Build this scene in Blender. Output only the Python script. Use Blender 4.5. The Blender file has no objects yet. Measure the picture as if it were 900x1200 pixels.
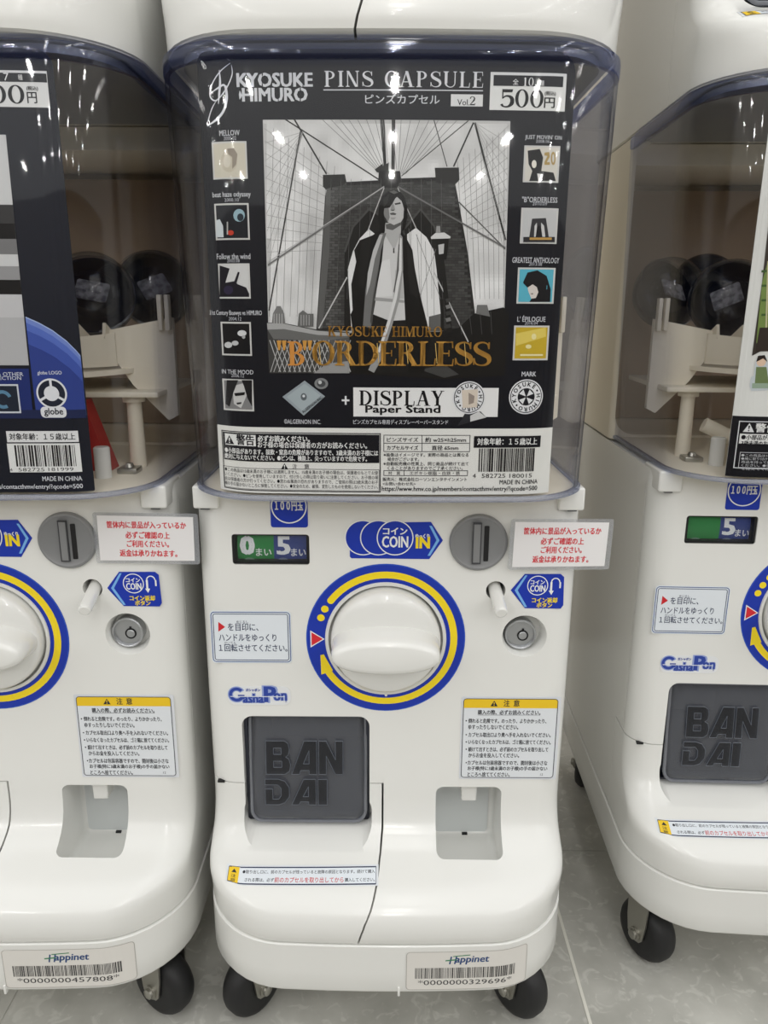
import bpy, bmesh, math, random
from math import pi, sin, cos, radians, sqrt
from mathutils import Vector, Matrix

random.seed(7)
SC = bpy.context.scene
COL = SC.collection

# ------------------------------------------------------------------ camera
PITCH, ROLL, FPX = radians(15), radians(0.3), 901.0
CAM = Vector((-0.0035, -0.5733, 0.62))
cd = bpy.data.cameras.new('camera')
cam = bpy.data.objects.new('camera', cd)
COL.objects.link(cam)
cd.sensor_fit = 'VERTICAL'
cd.sensor_height = 24.0
cd.lens = 24.0 * FPX / 1200.0
cd.clip_start = 0.02
cF = Vector((0, cos(PITCH), -sin(PITCH)))
cU0 = Vector((0, sin(PITCH), cos(PITCH)))
cR0 = Vector((1, 0, 0))
cR = cR0 * cos(ROLL) + cU0 * sin(ROLL)
cU = cU0 * cos(ROLL) - cR0 * sin(ROLL)
cam.matrix_world = Matrix(((cR.x, cU.x, -cF.x, CAM.x), (cR.y, cU.y, -cF.y, CAM.y),
                           (cR.z, cU.z, -cF.z, CAM.z), (0, 0, 0, 1)))
SC.camera = cam

# ------------------------------------------------------------------ world and light
W = bpy.data.worlds.new('shop_air')
SC.world = W
W.use_nodes = True
bg = W.node_tree.nodes['Background']
# shop surroundings: pale lit ceiling above, dim shelves and aisles at eye level, grey floor below
_nt = W.node_tree
_tc0 = _nt.nodes.new('ShaderNodeTexCoord')
_sp = _nt.nodes.new('ShaderNodeSeparateXYZ')
_nt.links.new(_tc0.outputs['Generated'], _sp.inputs[0])
_rp = _nt.nodes.new('ShaderNodeValToRGB')
_mr = _nt.nodes.new('ShaderNodeMapRange')
_mr.inputs['From Min'].default_value = -1
_nt.links.new(_sp.outputs['Z'], _mr.inputs['Value'])
_nt.links.new(_mr.outputs['Result'], _rp.inputs['Fac'])
_el = _rp.color_ramp.elements
_el[0].position, _el[0].color = 0.0, (0.30, 0.30, 0.295, 1)
_el[1].position, _el[1].color = 1.0, (0.80, 0.80, 0.79, 1)
for _p, _c in ((0.42, (0.26, 0.255, 0.25)), (0.52, (0.25, 0.245, 0.235)), (0.64, (0.40, 0.395, 0.385)), (0.8, (0.70, 0.70, 0.69))):
    _e = _el.new(_p)
    _e.color = (*_c, 1)
_nt.links.new(_rp.outputs['Color'], bg.inputs['Color'])
bg.inputs[1].default_value = 1.5
SC.cycles.transparent_max_bounces = 32
SC.view_settings.view_transform = 'Standard'
SC.view_settings.look = 'None'
SC.view_settings.gamma = 1.0
SC.view_settings.use_curve_mapping = False
SC.view_settings.exposure = 0.29


def area(name, loc, sx, sy, power, tgt=None, col=(1, 0.985, 0.96)):
    l = bpy.data.lights.new(name, 'AREA')
    l.shape = 'RECTANGLE'
    l.size, l.size_y, l.energy, l.color = sx, sy, power, col
    o = bpy.data.objects.new(name, l)
    COL.objects.link(o)
    o.location = loc
    if tgt is not None:
        o.rotation_euler = (Vector(tgt) - Vector(loc)).to_track_quat('-Z', 'Y').to_euler()
    return o


# rows of fluorescent luminaires on the shop ceiling over the aisle
for yy, pw in ((-1.0, 1.5), (-2.6, 6.0), (-4.2, 12.0), (-6.0, 17.0), (-8.0, 20.0), (-10.5, 22.0), (-13.5, 22.0)):
    for k in range(-4, 5):
        area('ceiling_luminaire', (k * 2.3 + 0.1, yy, 2.75), *((0.20, 1.20) if yy > -5 else (0.10, 0.55)), pw)


# ------------------------------------------------------------------ helpers
def lin(c):
    return tuple(((v / 255.0) / 12.92 if v / 255.0 <= 0.04045 else ((v / 255.0 + 0.055) / 1.055) ** 2.4) for v in c)


def mat(name, col, rough=0.4, metal=0.0, spec=0.5, coat=0.0, bump=None, var=None):
    m = bpy.data.materials.new(name)
    m.use_nodes = True
    nt = m.node_tree
    b = nt.nodes['Principled BSDF']
    b.inputs['Base Color'].default_value = (*lin(col), 1)
    b.inputs['Roughness'].default_value = rough
    b.inputs['Metallic'].default_value = metal
    b.inputs['Specular IOR Level'].default_value = spec
    b.inputs['Coat Weight'].default_value = coat
    tc = nt.nodes.new('ShaderNodeTexCoord')
    if var:
        n = nt.nodes.new('ShaderNodeTexNoise')
        n.inputs['Scale'].default_value = var[0]
        n.inputs['Detail'].default_value = 6
        nt.links.new(tc.outputs['Object'], n.inputs['Vector'])
        mx = nt.nodes.new('ShaderNodeMix')
        mx.data_type = 'RGBA'
        mx.inputs['A'].default_value = (*lin(col), 1)
        mx.inputs['B'].default_value = (*lin(var[1]), 1)
        rp = nt.nodes.new('ShaderNodeMapRange')
        rp.inputs['From Min'].default_value = var[2]
        rp.inputs['From Max'].default_value = var[3]
        nt.links.new(n.outputs['Fac'], rp.inputs['Value'])
        nt.links.new(rp.outputs['Result'], mx.inputs['Factor'])
        nt.links.new(mx.outputs['Result'], b.inputs['Base Color'])
    if bump:
        n2 = nt.nodes.new('ShaderNodeTexNoise')
        n2.inputs['Scale'].default_value = bump[0]
        nt.links.new(tc.outputs['Object'], n2.inputs['Vector'])
        bp = nt.nodes.new('ShaderNodeBump')
        bp.inputs['Strength'].default_value = bump[1]
        bp.inputs['Distance'].default_value = 0.001
        nt.links.new(n2.outputs['Fac'], bp.inputs['Height'])
        nt.links.new(bp.outputs['Normal'], b.inputs['Normal'])
    return m


def clear_mat(name, face_col, edge_col, gloss=1.0, rough=0.03, blend=0.35, haze=0.0, ior=1.45):
    """clear sheet plastic: tint deepens with the path length at grazing angles"""
    m = bpy.data.materials.new(name)
    m.use_nodes = True
    nt = m.node_tree
    nt.nodes.remove(nt.nodes['Principled BSDF'])
    out = nt.nodes['Material Output']
    lw = nt.nodes.new('ShaderNodeLayerWeight')
    lw.inputs['Blend'].default_value = 0.5            # facing = 1 - cos of the viewing angle
    pw = nt.nodes.new('ShaderNodeMath')
    pw.operation = 'POWER'
    pw.inputs[1].default_value = 1.0 / max(blend, .05) * .6
    nt.links.new(lw.outputs['Facing'], pw.inputs[0])
    p5 = nt.nodes.new('ShaderNodeMath')
    p5.operation = 'POWER'
    p5.inputs[1].default_value = 5.0
    nt.links.new(lw.outputs['Facing'], p5.inputs[0])
    fr = nt.nodes.new('ShaderNodeMapRange')           # Schlick reflectance of a thin sheet face
    fr.inputs['To Min'].default_value = 0.035
    fr.inputs['To Max'].default_value = 0.85
    nt.links.new(p5.outputs[0], fr.inputs['Value'])
    mx = nt.nodes.new('ShaderNodeMix')
    mx.data_type = 'RGBA'
    mx.inputs['A'].default_value = (*face_col, 1)
    mx.inputs['B'].default_value = (*edge_col, 1)
    nt.links.new(pw.outputs[0], mx.inputs['Factor'])
    tr = nt.nodes.new('ShaderNodeBsdfTransparent')
    nt.links.new(mx.outputs['Result'], tr.inputs['Color'])
    base = tr
    if haze > 0:
        df = nt.nodes.new('ShaderNodeBsdfDiffuse')
        df.inputs['Color'].default_value = (0.62, 0.64, 0.69, 1)
        ms0 = nt.nodes.new('ShaderNodeMixShader')
        ms0.inputs[0].default_value = haze
        nt.links.new(tr.outputs[0], ms0.inputs[1])
        nt.links.new(df.outputs[0], ms0.inputs[2])
        base = ms0
    gl = nt.nodes.new('ShaderNodeBsdfGlossy')
    gl.inputs['Roughness'].default_value = rough
    gl.inputs['Color'].default_value = (gloss, gloss, gloss, 1)
    ms = nt.nodes.new('ShaderNodeMixShader')
    nt.links.new(fr.outputs[0], ms.inputs[0])
    nt.links.new(base.outputs[0], ms.inputs[1])
    nt.links.new(gl.outputs[0], ms.inputs[2])
    nt.links.new(ms.outputs[0], out.inputs['Surface'])
    return m


def ink_mat(name, rough, spec=0.5):
    m = bpy.data.materials.new(name)
    m.use_nodes = True
    nt = m.node_tree
    b = nt.nodes['Principled BSDF']
    a = nt.nodes.new('ShaderNodeAttribute')
    a.attribute_name = 'ink'
    nt.links.new(a.outputs['Color'], b.inputs['Base Color'])
    b.inputs['Roughness'].default_value = rough
    b.inputs['Specular IOR Level'].default_value = spec
    return m


M = {
    'white': mat('white_plastic', (230, 230, 226), 0.22, coat=0.25, bump=(900, 0.02)),
    'skirt': mat('white_skirt_plastic', (230, 230, 226), 0.25, coat=0.2, bump=(900, 0.02)),
    'cream': mat('cream_plastic', (238, 230, 212), 0.4),
    'recess': mat('pale_grey_plastic', (214, 218, 218), 0.4),
    'grey': mat('grey_plastic', (128, 129, 130), 0.38),
    'greyd': mat('dark_grey_plastic', (62, 63, 66), 0.4),
    'channel': mat('dark_blue_grey_plastic', (34, 38, 50), 0.45),
    'black': mat('black_plastic', (14, 14, 16), 0.5),
    'rubber': mat('black_rubber', (28, 28, 29), 0.55),
    'steel': mat('zinc_steel', (170, 168, 160), 0.35, metal=0.9),
    'lockm': mat('lock_metal', (178, 180, 182), 0.3, metal=0.7),
    'brown': mat('brown_liner', (168, 148, 128), 0.5),
    'navy': mat('navy_capsule_plastic', (24, 28, 44), 0.25),
    'prize': mat('printed_paper_slip', (150, 150, 156), 0.6, var=(160, (84, 84, 94), 0.4, 0.6)),
    'red': mat('red_plastic', (176, 46, 44), 0.4),
    'ink': ink_mat('printed_ink', 0.45),
    'inkg': ink_mat('printed_gloss_ink', 0.4, 0.25),
    'hood': clear_mat('clear_hood_plastic', (0.99, 0.99, 0.992), (0.62, 0.67, 0.88), gloss=0.6, rough=0.03, blend=0.12),
    'rim': clear_mat('clear_rim_plastic', (0.74, 0.78, 0.92), (0.34, 0.39, 0.66), gloss=1.0, rough=0.05, blend=0.4),
    'flange': clear_mat('clear_flange_plastic', (0.80, 0.82, 0.88), (0.4, 0.45, 0.62), gloss=1.0, rough=0.05, blend=0.4, haze=0.12),
    'caps': clear_mat('clear_capsule_plastic', (0.93, 0.94, 0.96), (0.35, 0.38, 0.46), gloss=1.0, rough=0.03, blend=0.3),
    'film': clear_mat('laminating_film', (0.93, 0.93, 0.92), (0.8, 0.8, 0.8), gloss=1.0, rough=0.12, blend=0.3, haze=0.22),
    'window': clear_mat('counter_window_plastic', (0.96, 0.97, 0.98), (0.8, 0.8, 0.85), gloss=1.0, rough=0.06, blend=0.3),
    'edge': mat('letter_edge_highlight', (92, 98, 108), 0.25),  # lighter tone paints in the light caught by bevelled letter edges
    'smoke': clear_mat('smoky_door_plastic', (0.40, 0.44, 0.54), (0.12, 0.13, 0.20), gloss=1.0, rough=0.08, blend=0.3, haze=0.11),
    'smoker': clear_mat('smoky_rim_plastic', (0.40, 0.44, 0.52), (0.2, 0.22, 0.28), gloss=1.0, rough=0.06, blend=0.3, haze=0.30),
    'smokel': clear_mat('smoky_letter_plastic', (0.22, 0.23, 0.28), (0.08, 0.08, 0.10), gloss=0.9, rough=0.15, blend=0.3, haze=0.02),
}


def link(name, me, m=None, parent=None):
    o = bpy.data.objects.new(name, me)
    COL.objects.link(o)
    if m is not None and not me.materials:
        me.materials.append(m)
    if parent is not None:
        o.parent = parent
    return o


def shade(me, ang=35):
    for p in me.polygons:
        p.use_smooth = True
    me.set_sharp_from_angle(angle=radians(ang))


def obj(name, bm, m, parent=None, ang=35, recalc=True):
    if recalc:
        bmesh.ops.recalc_face_normals(bm, faces=bm.faces)
    me = bpy.data.meshes.new(name)
    bm.to_mesh(me)
    bm.free()
    shade(me, ang)
    return link(name, me, m, parent)


def BM():
    return bmesh.new()


def add_box(bm, x0, x1, y0, y1, z0, z1, bev=0.0, seg=2):
    r = bmesh.ops.create_cube(bm, size=1)
    vs = r['verts']
    for v in vs:
        v.co = Vector((x0 + (v.co.x + .5) * (x1 - x0), y0 + (v.co.y + .5) * (y1 - y0), z0 + (v.co.z + .5) * (z1 - z0)))
    if bev:
        es = list({e for v in vs for e in v.link_edges})
        bmesh.ops.bevel(bm, geom=es, offset=bev, segments=seg, affect='EDGES', profile=0.5)
    return vs


def add_lathe(bm, prof, origin, axis=(0, -1, 0), n=48, cap0=True, cap1=True):
    """prof: list of (r, h) along axis"""
    q = Vector(axis).to_track_quat('Z', 'Y')
    rings = []
    for r, h in prof:
        rings.append([bm.verts.new(Vector(origin) + q @ Vector((r * cos(2 * pi * k / n), r * sin(2 * pi * k / n), h))) for k in range(n)])
    for a, b in zip(rings, rings[1:]):
        for k in range(n):
            bm.faces.new((a[k], a[(k + 1) % n], b[(k + 1) % n], b[k]))
    if cap0:
        bm.faces.new(rings[0][::-1])
    if cap1:
        bm.faces.new(rings[-1])


def add_tube(bm, pts, r, n=12, caps=True):
    pts = [Vector(p) for p in pts]
    rings = []
    for i, p in enumerate(pts):
        d = (pts[min(i + 1, len(pts) - 1)] - pts[max(i - 1, 0)]).normalized()
        q = d.to_track_quat('Z', 'Y')
        rr = r[i] if isinstance(r, (list, tuple)) else r
        rings.append([bm.verts.new(p + q @ Vector((rr * cos(2 * pi * k / n), rr * sin(2 * pi * k / n), 0))) for k in range(n)])
    for a, b in zip(rings, rings[1:]):
        for k in range(n):
            bm.faces.new((a[k], a[(k + 1) % n], b[(k + 1) % n], b[k]))
    if caps:
        bm.faces.new(rings[0][::-1])
        bm.faces.new(rings[-1])


def rrect(x0, x1, z0, z1, r, n=6):
    """rounded rectangle outline; r may be 4 radii (bl, br, tr, tl)"""
    rs = r if isinstance(r, (list, tuple)) else (r,) * 4
    out = []
    for (cx, cz, a0, rr) in ((x0 + rs[0], z0 + rs[0], pi, rs[0]), (x1 - rs[1], z0 + rs[1], 1.5 * pi, rs[1]),
                             (x1 - rs[2], z1 - rs[2], 0, rs[2]), (x0 + rs[3], z1 - rs[3], .5 * pi, rs[3])):
        for k in range(n + 1):
            a = a0 + .5 * pi * k / n
            out.append((cx + rr * cos(a), cz + rr * sin(a)))
    return out


def add_prism(bm, outline, y0, y1, scale1=1.0, c=None):
    """extrude an (x,z) outline from y0 to y1"""
    if c is None:
        c = (sum(p[0] for p in outline) / len(outline), sum(p[1] for p in outline) / len(outline))
    a = [bm.verts.new((x, y0, z)) for x, z in outline]
    b = [bm.verts.new((c[0] + (x - c[0]) * scale1, y1, c[1] + (z - c[1]) * scale1)) for x, z in outline]
    n = len(a)
    for k in range(n):
        bm.faces.new((a[k], a[(k + 1) % n], b[(k + 1) % n], b[k]))
    fa = bm.faces.new(a[::-1])
    fb = bm.faces.new(b)
    return fa, fb


def boolean(o, cutter_bm, op='DIFFERENCE', keep=False):
    bmesh.ops.recalc_face_normals(cutter_bm, faces=cutter_bm.faces)
    me = bpy.data.meshes.new('cut')
    cutter_bm.to_mesh(me)
    if not keep:
        cutter_bm.free()
    c = bpy.data.objects.new('cut', me)
    COL.objects.link(c)
    md = o.modifiers.new('b', 'BOOLEAN')
    md.operation, md.solver, md.object = op, 'EXACT', c
    bpy.context.view_layer.update()
    dg = bpy.context.evaluated_depsgraph_get()
    new = bpy.data.meshes.new_from_object(o.evaluated_get(dg))
    o.modifiers.remove(md)
    old = o.data
    o.data = new
    new.name = o.name
    bpy.data.objects.remove(c)
    bpy.data.meshes.remove(me)
    bpy.data.meshes.remove(old)
    shade(new, 30)


def thing(o, label, cat, group=None):
    o['label'], o['category'] = label, cat
    if group:
        o['group'] = group
    return o


def empty(name, loc=(0, 0, 0), rz=0.0):
    o = bpy.data.objects.new(name, None)
    COL.objects.link(o)
    o.location = loc
    o.rotation_euler = (0, 0, rz)
    o.empty_display_size = 0.05
    return o


def kids(o):
    return [c for c in bpy.data.objects if c.parent is o]


def copy_tree(o, parent=None, skip=()):
    c = o.copy()
    COL.objects.link(c)
    c.parent = parent
    for ch in kids(o):
        if ch.name.split('.')[0] not in skip:
            copy_tree(ch, c, skip)
    return c


# ------------------------------------------------------------------ places of the three machines
POSE = {'c': (0.0, 0.0, 0.0), 'l': (-0.320, 0.0, 0.0), 'r': (0.3782, 0.0582, -0.0337)}


def ray(u, v):
    return cF + cR * ((u - 450) / FPX) - cU * ((v - 600) / FPX)


def survey(u, v, yfun, who='c'):
    """point of a machine's own front surface y = yfun(x, z), in that machine's metres"""
    tx, ty, a = POSE[who]
    R = Matrix.Rotation(-a, 3, 'Z')
    o = R @ (CAM - Vector((tx, ty, 0)))
    d = R @ ray(u, v)
    y = yfun(0, 0.4)
    for _ in range(12):
        t = (y - o.y) / d.y
        p = o + d * t
        y = 0.5 * y + 0.5 * yfun(max(-.15, min(.15, p.x)), p.z)
    return p.x, p.z


# ------------------------------------------------------------------ body shape
PROF = [(.1265, -.0670, .064), (.1278, -.0695, .066), (.134, -.0708, .066), (.142, -.0706, .064), (.149, -.0690, .060), (.155, -.0650, .053),
        (.160, -.0585, .045), (.1645, -.0495, .037), (.1685, -.0395, .031), (.173, -.0285, .028), (.178, -.0185, .026),
        (.184, -.0105, .025), (.191, -.0050, .024), (.199, -.0018, .024), (.208, -.0004, .024), (.217, 0.0, .024), (.26, 0, .023),
        (.31, 0, .022), (.36, 0, .022), (.41, 0, .022), (.46, 0, .022), (.478, 0, .022), (.484, .002, .022)]


def lerp_prof(z):
    if z <= PROF[0][0]:
        return PROF[0][1], PROF[0][2]
    for (a, b) in zip(PROF, PROF[1:]):
        if z <= b[0]:
            t = (z - a[0]) / (b[0] - a[0])
            return a[1] + (b[1] - a[1]) * t, a[2] + (b[2] - a[2]) * t
    return PROF[-1][1], PROF[-1][2]


HW = 0.1515


def plan_front(x, yf, hw, r, bulge=0.0):
    ax = abs(x)
    f = hw - r
    if ax <= f:
        return yf + bulge * (ax / hw) ** 2
    d = min(ax - f, r * .999)
    return yf + bulge * (ax / hw) ** 2 + r - sqrt(max(0, r * r - d * d))


def body_y(x, z):
    yf, r = lerp_prof(z)
    return plan_front(x, yf, HW, r, bulge=-yf * 0.10)


def panel_y(x, z):
    return 0.0


def skirt_y(x, z):
    return plan_front(x, -.070, HW + .001, .066, .007)


HOODF, HOODR = -.050, .054


def hood_hw(z):
    return .1455 + (z - .49) / .27 * .0075


def hood_y(x, z, inset=0.0):
    return plan_front(x, HOODF + inset, hood_hw(z) - inset, HOODR - inset, .006)


def card_y(x, z):
    return hood_y(x, z, .0062)


def ring(yfun, hw, z, yb, rb, nfront=40, r=.05):
    """closed plan outline (list of (x,y)) with the front following yfun"""
    pts = []
    f = hw - r
    xs = [-f + 2 * f * k / nfront for k in range(nfront + 1)]
    nc = 10
    y_end = yfun(f, z)
    left = []
    for k in range(nc):
        a = pi / 2 * k / nc
        left.append((-(f + r * cos(a)), yfun(f + r * cos(a) * .9999, z)))
    pts += left
    pts += [(x, yfun(x, z)) for x in xs]
    pts += [(-x, y) for x, y in left[::-1]]
    ys = yfun(hw * .9999, z)
    for k in range(1, 8):
        pts.append((hw, ys + (yb - rb - ys) * k / 8))
    for k in range(6):
        a = pi / 2 * k / 5
        pts.append((hw - rb + rb * cos(a), yb - rb + rb * sin(a)))
    for k in range(6):
        a = pi / 2 + pi / 2 * k / 5
        pts.append((-hw + rb + rb * cos(a), yb - rb + rb * sin(a)))
    for k in range(7, 0, -1):
        pts.append((-hw, ys + (yb - rb - ys) * k / 8))
    return pts


def loft(bm, rings, cap0=True, cap1=True):
    R = [[bm.verts.new(p) for p in r] for r in rings]
    n = len(R[0])
    for a, b in zip(R, R[1:]):
        for k in range(n):
            bm.faces.new((a[k], a[(k + 1) % n], b[(k + 1) % n], b[k]))
    if cap0:
        bm.faces.new(R[0][::-1])
    if cap1:
        bm.faces.new(R[-1])
    return R


YB = 0.32

# ------------------------------------------------------------------ printing: letters and flat art
_tc = {}


def glyphs(s, res=2):
    k = (s, res)
    if k not in _tc:
        c = bpy.data.curves.new('t', 'FONT')
        c.body = s
        c.resolution_u = res
        o = bpy.data.objects.new('t', c)
        COL.objects.link(o)
        bpy.context.view_layer.update()
        me = o.evaluated_get(bpy.context.evaluated_depsgraph_get()).to_mesh()
        vs = [(v.co.x, v.co.y) for v in me.vertices]
        fs = [tuple(p.vertices) for p in me.polygons]
        bpy.data.objects.remove(o)
        bpy.data.curves.remove(c)
        _tc[k] = (vs, fs)
    return _tc[k]


# a small high-contrast serif alphabet, cap height 1
def _bar(x0, x1, y0, y1):
    return [(x0, y0), (x1, y0), (x1, y1), (x0, y1)]


def _stem(x, w=.17, y0=0, y1=1, sl=.09, sr=.09, bot=True, top=True):
    o = [_bar(x, x + w, y0, y1)]
    if bot:
        o.append([(x - sl, y0), (x + w + sr, y0), (x + w + sr, y0 + .03), (x + w, y0 + .07), (x, y0 + .07), (x - sl, y0 + .03)])
    if top:
        o.append([(x - sl, y1), (x - sl, y1 - .03), (x, y1 - .07), (x + w, y1 - .07), (x + w + sr, y1 - .03), (x + w + sr, y1)])
    return o


def _diag(xa, ya, xb, yb, w):
    return [(xa, ya), (xa + w, ya), (xb + w, yb), (xb, yb)]


def _arc(cx, cy, rx, ry, tx, ty, a0, a1, n=20):
    out = []
    for k in range(n):
        a, b = radians(a0 + (a1 - a0) * k / n), radians(a0 + (a1 - a0) * (k + 1) / n)
        out.append([(cx + rx * cos(a), cy + ry * sin(a)), (cx + rx * cos(b), cy + ry * sin(b)),
                    (cx + (rx - tx) * cos(b), cy + (ry - ty) * sin(b)), (cx + (rx - tx) * cos(a), cy + (ry - ty) * sin(a))])
    return out


def _ribbon(pts, ws, sub=5):
    P = []
    n = len(pts)
    for i in range(n - 1):
        p0, p1, p2, p3 = pts[max(i - 1, 0)], pts[i], pts[i + 1], pts[min(i + 2, n - 1)]
        for k in range(sub):
            t = k / sub
            f = lambda a, b, c, d: .5 * (2 * b + (c - a) * t + (2 * a - 5 * b + 4 * c - d) * t * t + (3 * b - a - 3 * c + d) * t ** 3)
            P.append((f(p0[0], p1[0], p2[0], p3[0]), f(p0[1], p1[1], p2[1], p3[1]), ws[i] + (ws[i + 1] - ws[i]) * t))
    P.append((*pts[-1], ws[-1]))
    L = []
    for i, (x, y, w) in enumerate(P):
        a, b = P[max(i - 1, 0)], P[min(i + 1, len(P) - 1)]
        dx, dy = b[0] - a[0], b[1] - a[1]
        l = sqrt(dx * dx + dy * dy) or 1
        L.append(((x - dy / l * w / 2, y + dx / l * w / 2), (x + dy / l * w / 2, y - dx / l * w / 2)))
    return [[a[0], a[1], b[1], b[0]] for a, b in zip(L, L[1:])]


_Sg = _ribbon([(.62, .74), (.57, .90), (.38, .97), (.18, .90), (.12, .75), (.22, .61), (.40, .51), (.60, .39), (.66, .23), (.57, .08), (.36, .03), (.15, .10), (.08, .30)],
              [.03, .04, .05, .08, .14, .18, .19, .18, .14, .08, .05, .04, .03])
SER = {
    'P': (_stem(.1) + _arc(.30, .74, .36, .26, .15, .05, -90, 90) + [_bar(.27, .31, .95, 1), _bar(.27, .31, .48, .53)], .74),
    'I': (_stem(.1), .37),
    'N': (_stem(.1, .06, top=False) + [_diag(.06, 1, .60, 0, .17)] + _stem(.71, .06, bot=False), .90),
    'S': (_Sg + [_bar(.61, .65, .70, .97), _bar(.05, .09, .05, .32)], .74),
    'C': (_arc(.48, .5, .42, .51, .16, .05, 42, 318, 30) + [_bar(.77, .81, .68, .98), _bar(.77, .81, .06, .30)], .86),
    'A': ([_diag(.10, 0, .41, 1, .06), _diag(.66, 0, .36, 1, .18), _bar(.22, .70, .30, .35), _bar(.0, .28, 0, .035), _bar(.56, .94, 0, .035)], .94),
    'U': (_stem(.08, .17, .25, 1, bot=False) + _arc(.45, .30, .37, .31, .12, .05, 180, 270, 10) + _arc(.45, .30, .31, .31, .06, .05, 270, 360, 10) + _stem(.70, .06, .28, 1, bot=False), .88),
    'L': (_stem(.1) + [_bar(.25, .66, 0, .045), [(.62, .045), (.66, .045), (.68, .30), (.65, .30)]], .72),
    'E': (_stem(.1) + [_bar(.25, .64, 0, .045), _bar(.25, .62, .955, 1), _bar(.25, .5, .49, .535), [(.61, 0), (.65, 0), (.68, .28), (.65, .28)], [(.60, 1), (.64, 1), (.65, .74), (.62, .74)], _bar(.48, .51, .39, .64)], .72),
    'D': (_stem(.1) + _arc(.30, .5, .52, .5, .17, .05, -90, 90, 26) + [_bar(.25, .31, .95, 1), _bar(.25, .31, 0, .05)], .88),
    'Y': ([_diag(.33, .46, .06, 1, .19), _diag(.41, .46, .68, 1, .06), _bar(-.02, .32, .965, 1), _bar(.58, .84, .965, 1)] + _stem(.33, .17, 0, .5, top=False), .84),
    'K': (_stem(.1) + [_diag(.26, .42, .70, 1, .06), _diag(.62, 0, .34, .58, .19), _bar(.58, .88, .965, 1), _bar(.52, .90, 0, .035)], .90),
    'O': (_arc(.47, .5, .42, .51, .16, .045, 0, 360, 40), .94),
    'H': (_stem(.1) + _stem(.62) + [_bar(.25, .64, .48, .53)], .89),
    'M': (_stem(.1, .06) + [_diag(.40, 0, .08, 1, .17), _diag(.44, 0, .80, 1, .05)] + _stem(.82, .17), 1.1),
    'R': (_stem(.1) + _arc(.30, .75, .33, .25, .15, .05, -90, 90) + [_bar(.27, .31, .95, 1), _bar(.27, .31, .50, .55), _diag(.62, 0, .34, .52, .18), _bar(.58, .88, 0, .035)], .86),
    'B': (_stem(.1) + _arc(.30, .76, .30, .24, .14, .045, -90, 90) + _arc(.30, .27, .37, .27, .16, .045, -90, 90) + [_bar(.25, .31, .955, 1), _bar(.25, .31, 0, .045), _bar(.25, .31, .50, .545)], .76),
    '0': (_arc(.36, .5, .32, .51, .14, .04, 0, 360, 36), .74),
    '1': (_stem(.22, .17, 0, 1, top=False, sl=.12, sr=.12) + [[(.06, .86), (.22, .93), (.30, 1), (.39, 1), (.25, .86)]], .62),
    '5': (_ribbon([(.16, .50), (.30, .62), (.50, .60), (.62, .44), (.60, .20), (.42, .03), (.20, .04), (.10, .16)], [.03, .07, .12, .18, .18, .08, .06, .12])
          + [_bar(.13, .17, .48, 1), [(.13, .84), (.60, .84), (.64, 1), (.13, 1)]], .74),
    '2': (_ribbon([(.12, .74), (.20, .93), (.40, .97), (.56, .82), (.52, .58), (.30, .30), (.12, .08)], [.14, .08, .06, .14, .17, .10, .06])
          + [[(.08, 0), (.62, 0), (.68, .24), (.63, .24), (.58, .14), (.14, .14)]], .74),
    '"': ([[(.1, .64), (.16, .64), (.22, .98), (.06, .98)], [(.30, .64), (.36, .64), (.42, .98), (.26, .98)]], .50),
    ' ': ([], .42),
}


def serif(s, track=0.06):
    vs, fs, x = [], [], 0.0
    for ch in s:
        g, w = SER[ch]
        for poly in g:
            b = len(vs)
            vs += [(p[0] + x, p[1]) for p in poly]
            fs.append(tuple(range(b, b + len(poly))))
        x += w + track
    return vs, fs


DL = 6e-5


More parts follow.
